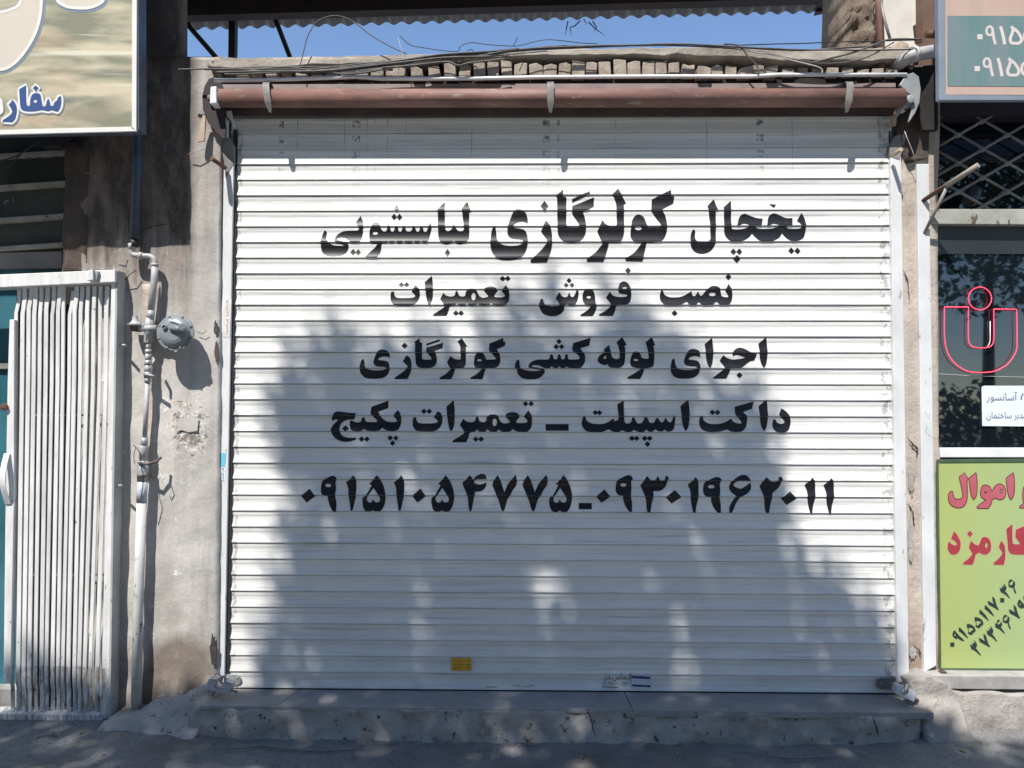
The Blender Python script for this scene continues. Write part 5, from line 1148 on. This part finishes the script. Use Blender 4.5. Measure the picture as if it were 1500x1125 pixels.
MB().tube([V(209.2, 692), V(209, 699)], .0262, 18).build('band', M['grey_steel'], gp)
MB().tube([V(208.5, 705), V(207.5, 736)], .0245, 18).build('wrap', simple('pale_blue_wrap', (.50, .55, .60), (.42, .46, .5), 8, .35, .1, .1), gp)
MB().tube([V(207.5, 736), V(203, 870), V(199.5, 1046)], [.0235, .0235, .025], 20).build('standpipe', M['white_pipe'], gp)
MB().tube([V(203, 678, -.13), V(215, 680, -.145), V(229, 676, -.13), V(236, 670, -.11)], .007, 6).build('clamp_arm', M['brown_steel'], gp)
MB().tube([V(233, 680, -.12), V(238, 695, -.12), V(233, 703, -.12), V(231, 697, -.12)], .0022, 6).build('wire_hook', M['cable_white'], gp)
MB().tube(smooth_path([V(196, 652, -.13), V(205, 664, -.15), V(207, 685, -.15), V(210, 700, -.15), V(207, 728, -.14)], 4), .0022, 5).build('tie_wire', M['black_rubber'], gp)
MB().tube(smooth_path([V(199, 655, -.13), V(196, 668, -.14), V(198, 680, -.14)], 4), .0018, 5).build('tie_wire', M['rust'], gp)
o = MB().tube([U(288, 486, -.07), U(297, 489, -.07), U(303, 484, -.07)], .0016, 5).build('loose_wire', M['black_rubber']); tag(o, 'short dark wire curling from the wall right of the gas regulator', 'wire')
o = MB().tube([U(165, 371, -.08), U(173, 368, -.09), U(179, 365, -.08)], .0022, 5).build('twig', M['cable_white']); tag(o, 'small pale twig caught on the shaded wall left of the elbow', 'twig')
o = MB().tube([U(276, 226, -.08), U(284, 222, -.09), U(300, 218, -.08)], .0022, 5).build('loose_wire', M['cable_white']); tag(o, 'pale wire end on the dark wall left of the shutter top', 'wire')
o = MB().tube([U(183, 410, -.08), U(190, 402, -.09), U(199, 396, -.08)], .0022, 5).build('loose_wire', M['black_rubber']); tag(o, 'dark wire end above the gate corner', 'wire')

# ------------------------------------------------------------------ litter and pebbles on the pavement
ico = bmesh.new(); bmesh.ops.create_icosphere(ico, subdivisions=1, radius=1); sv = [v.co.copy() for v in ico.verts]; sfc = [tuple(v.index for v in f.verts) for f in ico.faces]; ico.free()
b = MB()
for i in range(420):
    x_ = random.uniform(-2.9, 2.6); y_ = -random.uniform(.10, 1.3)**1.2-.08
    if -1.75 < x_ < 1.75 and y_ > -.27: y_ = -.28-random.random()*.1
    s = random.choice((.002, .003, .003, .004, .006, .008)); z_ = gz(x_, y_)+s*.2+.004
    b.add([Vector((x_+v.x*s*random.uniform(.7, 1.3), y_+v.y*s, z_+v.z*s*.6)) for v in sv], sfc)
tag(b.build('grit', M['stone']), 'loose grit and crumbs scattered on the pavement', 'grit', kind='stuff')
b = MB()
for i in range(60):
    x_ = random.uniform(-2.8, 2.5); y_ = -random.uniform(.25, 1.2); z_ = gz(x_, y_)+.009; a = random.uniform(0, 6.3); l = random.uniform(.012, .03)
    d = Vector((math.cos(a), math.sin(a), 0)); e = Vector((-d.y, d.x, 0))
    b.add([Vector((x_, y_, z_))-d*l, Vector((x_, y_, z_+.004))+e*l*.35, Vector((x_, y_, z_+.002))+d*l, Vector((x_, y_, z_+.005))-e*l*.35], [(0, 1, 2, 3)])
tag(b.build('leaf_litter', simple('dry_leaf', (.22, .16, .09), (.13, .10, .06), 20, .8)), 'dry leaf scraps on the pavement', 'leaf litter', kind='stuff')
def gpt(px, py):
    d = U(px, py, 0)-Vector((CX, -CD, CZ)); p = Vector((CX, -CD, CZ))+d*((-.145-CZ)/d.z)
    for _ in range(4): p = Vector((CX, -CD, CZ))+d*((gz(p.x, p.y)+.008-CZ)/d.z)
    return p
for pts in ([(0, 1112), (22, 1098), (40, 1088), (58, 1079), (80, 1074), (104, 1068)], [(300, 1100), (380, 1094), (470, 1102), (560, 1096)], [(1080, 1100), (1150, 1112), (1240, 1108)]):
    P = [gpt(a, c) for a, c in pts]; q = []
    for a, c in zip(P, P[1:]):
        for t in (0, .25, .5, .75): q.append(a.lerp(c, t)+Vector((random.uniform(-.006, .006), random.uniform(-.006, .006), 0)))
    q.append(P[-1]); n = len(q); b = MB()
    L = [p+Vector((0, .0035*math.sin(math.pi*(i+.5)/n)*random.uniform(.5, 1.5), 0)) for i, p in enumerate(q)]; R2 = [p-Vector((0, .0035*math.sin(math.pi*(i+.5)/n), 0)) for i, p in enumerate(q)]
    b.add(L+R2, [(i, i+1, i+1+n, i+n) for i in range(n-1)]); o = b.build('pavement_crack', M['crack']); tag(o, kind='structure')

# ------------------------------------------------------------------ street tree behind the camera that shades the shutter
def inpoly(x, y, P):
    c = False; n = len(P); j = n-1
    for i in range(n):
        if (P[i][1] > y) != (P[j][1] > y) and x < (P[j][0]-P[i][0])*(y-P[i][1])/(P[j][1]-P[i][1])+P[i][0]: c = not c
        j = i
    return c
MASK = [(850, 412), (905, 438), (940, 465), (1000, 492), (1050, 545), (1105, 590), (1125, 660), (1150, 720), (1170, 780), (1215, 835), (1262, 880), (1285, 930), (1300, 1010), (1340, 1100), (1420, 1200), (1800, 1330), (1800, 1500), (-500, 1500), (-500, 1095), (-80, 1085), (110, 1045), (230, 1050), (330, 1070), (385, 1015), (375, 950), (392, 900), (415, 830), (432, 760), (430, 690), (415, 610), (402, 545), (440, 530), (505, 496), (560, 506), (600, 512), (640, 492), (700, 484), (760, 448), (800, 424)]
tr_ = empty('street_tree', (-2.3, -5.6, -.15), 'leafy street tree behind the viewer that throws the dappled shade', 'tree')
lv = []; lf = []
rng = np.random.RandomState(11)
cl_c = []
tries = 0
while len(cl_c) < 2900 and tries < 60000:
    tries += 1
    px = rng.uniform(-500, 1800); py = rng.uniform(395, 1500)
    if not inpoly(px, py, MASK): continue
    if py > 1150 and rng.rand() < .3: continue
    if py < 500 and rng.rand() < .62: continue
    if 500 <= py < 600 and rng.rand() < .3: continue
    px += rng.normal(0, 12); py += rng.normal(0, 12)
    hole = mn.noise(Vector((px*.036, py*.032, 1.7)))*.65+mn.noise(Vector((px*.085, py*.075, 4.7)))*.55
    if 520 < py < 1120 and 380 < px < 1330 and hole > (.27 if py > 800 else .33): continue
    cl_c.append((px, py))
for px, py in cl_c:
    P = U(px, py, 0) if py < 1100 else U(px, 1100, 0)+Vector((0, 0, -(py-1100)*.0034))
    t = rng.uniform(3.7, 5.2)
    c = P-LDIR*t
    for k in range(10):
        q = c+Vector(rng.normal(0, .042, 3))
        a = Vector(rng.normal(0, 1, 3)).normalized(); e = a.cross(Vector(rng.normal(0, 1, 3))).normalized()
        l = rng.uniform(.035, .06); w_ = l*.55
        i0 = len(lv); lv += [q-a*l, q+e*w_, q+a*l, q-e*w_]; lf.append((i0, i0+1, i0+2, i0+3))
me = bpy.data.meshes.new('crown'); me.from_pydata([tuple(v) for v in lv], [], lf); me.materials.append(M['leaf'])
link('crown', me, tr_)
b = MB(); base_p = Vector((-2.3, -5.6, -.2)); fork = Vector((-2.3, -5.2, 3.6))
b.tube(smooth_path([base_p, Vector((-2.25, -5.55, 1.5)), fork], 4), [.17-.05*i/8 for i in range(9)], 12)
b.build('trunk', M['bark'], tr_)
for k in range(9):
    px, py = cl_c[k*37]; P = U(px, min(py, 1100), 0)-LDIR*4.6
    MB().tube(smooth_path([fork, fork*.5+P*.5+Vector((0, 0, -.3)), P], 4), [.06-.045*i/8 for i in range(9)], 7).build('branch', M['bark'], tr_)

# far side of the street: mirrored in the glass, plus a building sized to block low sky
fb = empty('street_building', (-8, -17, 0), 'plain unseen building across the street, sized to block low sky light', 'building')
MB().box(-26, 7.0, -22, -16, -.2, 9.5).build('wall', M['facade'], fb)
for x_, cz, rad, nn, lab in ((9.6, 5.4, 2.1, 2600, 'high crowned tree across the street beside the hedge'), (3.2, 4.2, 2.3, 2600, 'broad tree across the street in front of the building')):
    t_ = empty('street_tree', (x_, -12.5, -.15), lab, 'tree')
    MB().tube([(x_, -12.5, -.2), (x_+.1, -12.5, cz-rad*.4)], [.16, .08], 8).build('trunk', M['bark'], t_)
    lv = []; lf = []
    for j in range(nn):
        d = Vector(rng.normal(0, 1, 3)).normalized()*(rng.rand()**.45); q = Vector((x_+d.x*rad, -12.5+d.y*1.5, cz+d.z*rad))
        a = Vector(rng.normal(0, 1, 3)).normalized(); e = a.cross(Vector(rng.normal(0, 1, 3))).normalized(); l = rng.uniform(.07, .12)
        i0 = len(lv); lv += [q-a*l, q+e*l*.6, q+a*l, q-e*l*.6]; lf.append((i0, i0+1, i0+2, i0+3))
    me = bpy.data.meshes.new('crown'); me.from_pydata([tuple(v) for v in lv], [], lf); me.materials.append(M['leaf']); link('crown', me, t_)
lv = []; lf = []
for j in range(7000):
    q = Vector((rng.uniform(3, 17), rng.uniform(-12.4, -11.4), rng.uniform(-.1, 1.75)+rng.normal(0, .12)))
    a = Vector(rng.normal(0, 1, 3)).normalized(); e = a.cross(Vector(rng.normal(0, 1, 3))).normalized(); l = rng.uniform(.07, .13)
    i0 = len(lv); lv += [q-a*l, q+e*l*.6, q+a*l, q-e*l*.6]; lf.append((i0, i0+1, i0+2, i0+3))
me = bpy.data.meshes.new('hedge'); me.from_pydata([tuple(v) for v in lv], [], lf); me.materials.append(M['leaf'])
tag(link('hedge', me), 'clipped hedge across the street mirrored low in the shop window', 'hedge', kind='stuff')

for n_, (cx_, cy_, cz_, rx_, ry_, rz_, lab) in enumerate(((6.2, -5.2, 6.3, 2.6, 2.2, 2.2, 'unseen tree added to block sky light, right of the viewer'), (-10.5, -5.0, 6.3, 2.8, 2.2, 2.2, 'unseen tree added to block sky light, far left of the viewer'), (.5, -9.6, 6.0, 3.2, 1.6, 2.2, 'unseen tree added to block sky light, straight behind the viewer'), (-6.0, -9.8, 6.0, 3.0, 1.6, 2.2, 'unseen tree added to block sky light, behind the viewer on the left'))):  # out-of-view trees added to cut the sky fill on the shopfront
    t_ = empty('street_tree', (cx_, cy_, -.15), lab, 'tree')
    MB().tube([(cx_, cy_, -.2), (cx_+.1, cy_, cz_-rz_*.5)], [.2, .11], 8).build('trunk', M['bark'], t_)
    lv = []; lf = []
    for j in range(4200):
        d = Vector(rng.normal(0, 1, 3)).normalized()*(rng.rand()**.4); q = Vector((cx_+d.x*rx_, cy_+d.y*ry_, cz_+d.z*rz_))
        a = Vector(rng.normal(0, 1, 3)).normalized(); e = a.cross(Vector(rng.normal(0, 1, 3))).normalized(); l = rng.uniform(.10, .17)
        i0 = len(lv); lv += [q-a*l, q+e*l*.6, q+a*l, q-e*l*.6]; lf.append((i0, i0+1, i0+2, i0+3))
    me = bpy.data.meshes.new('crown'); me.from_pydata([tuple(v) for v in lv], [], lf); me.materials.append(M['leaf']); link('crown', me, t_)
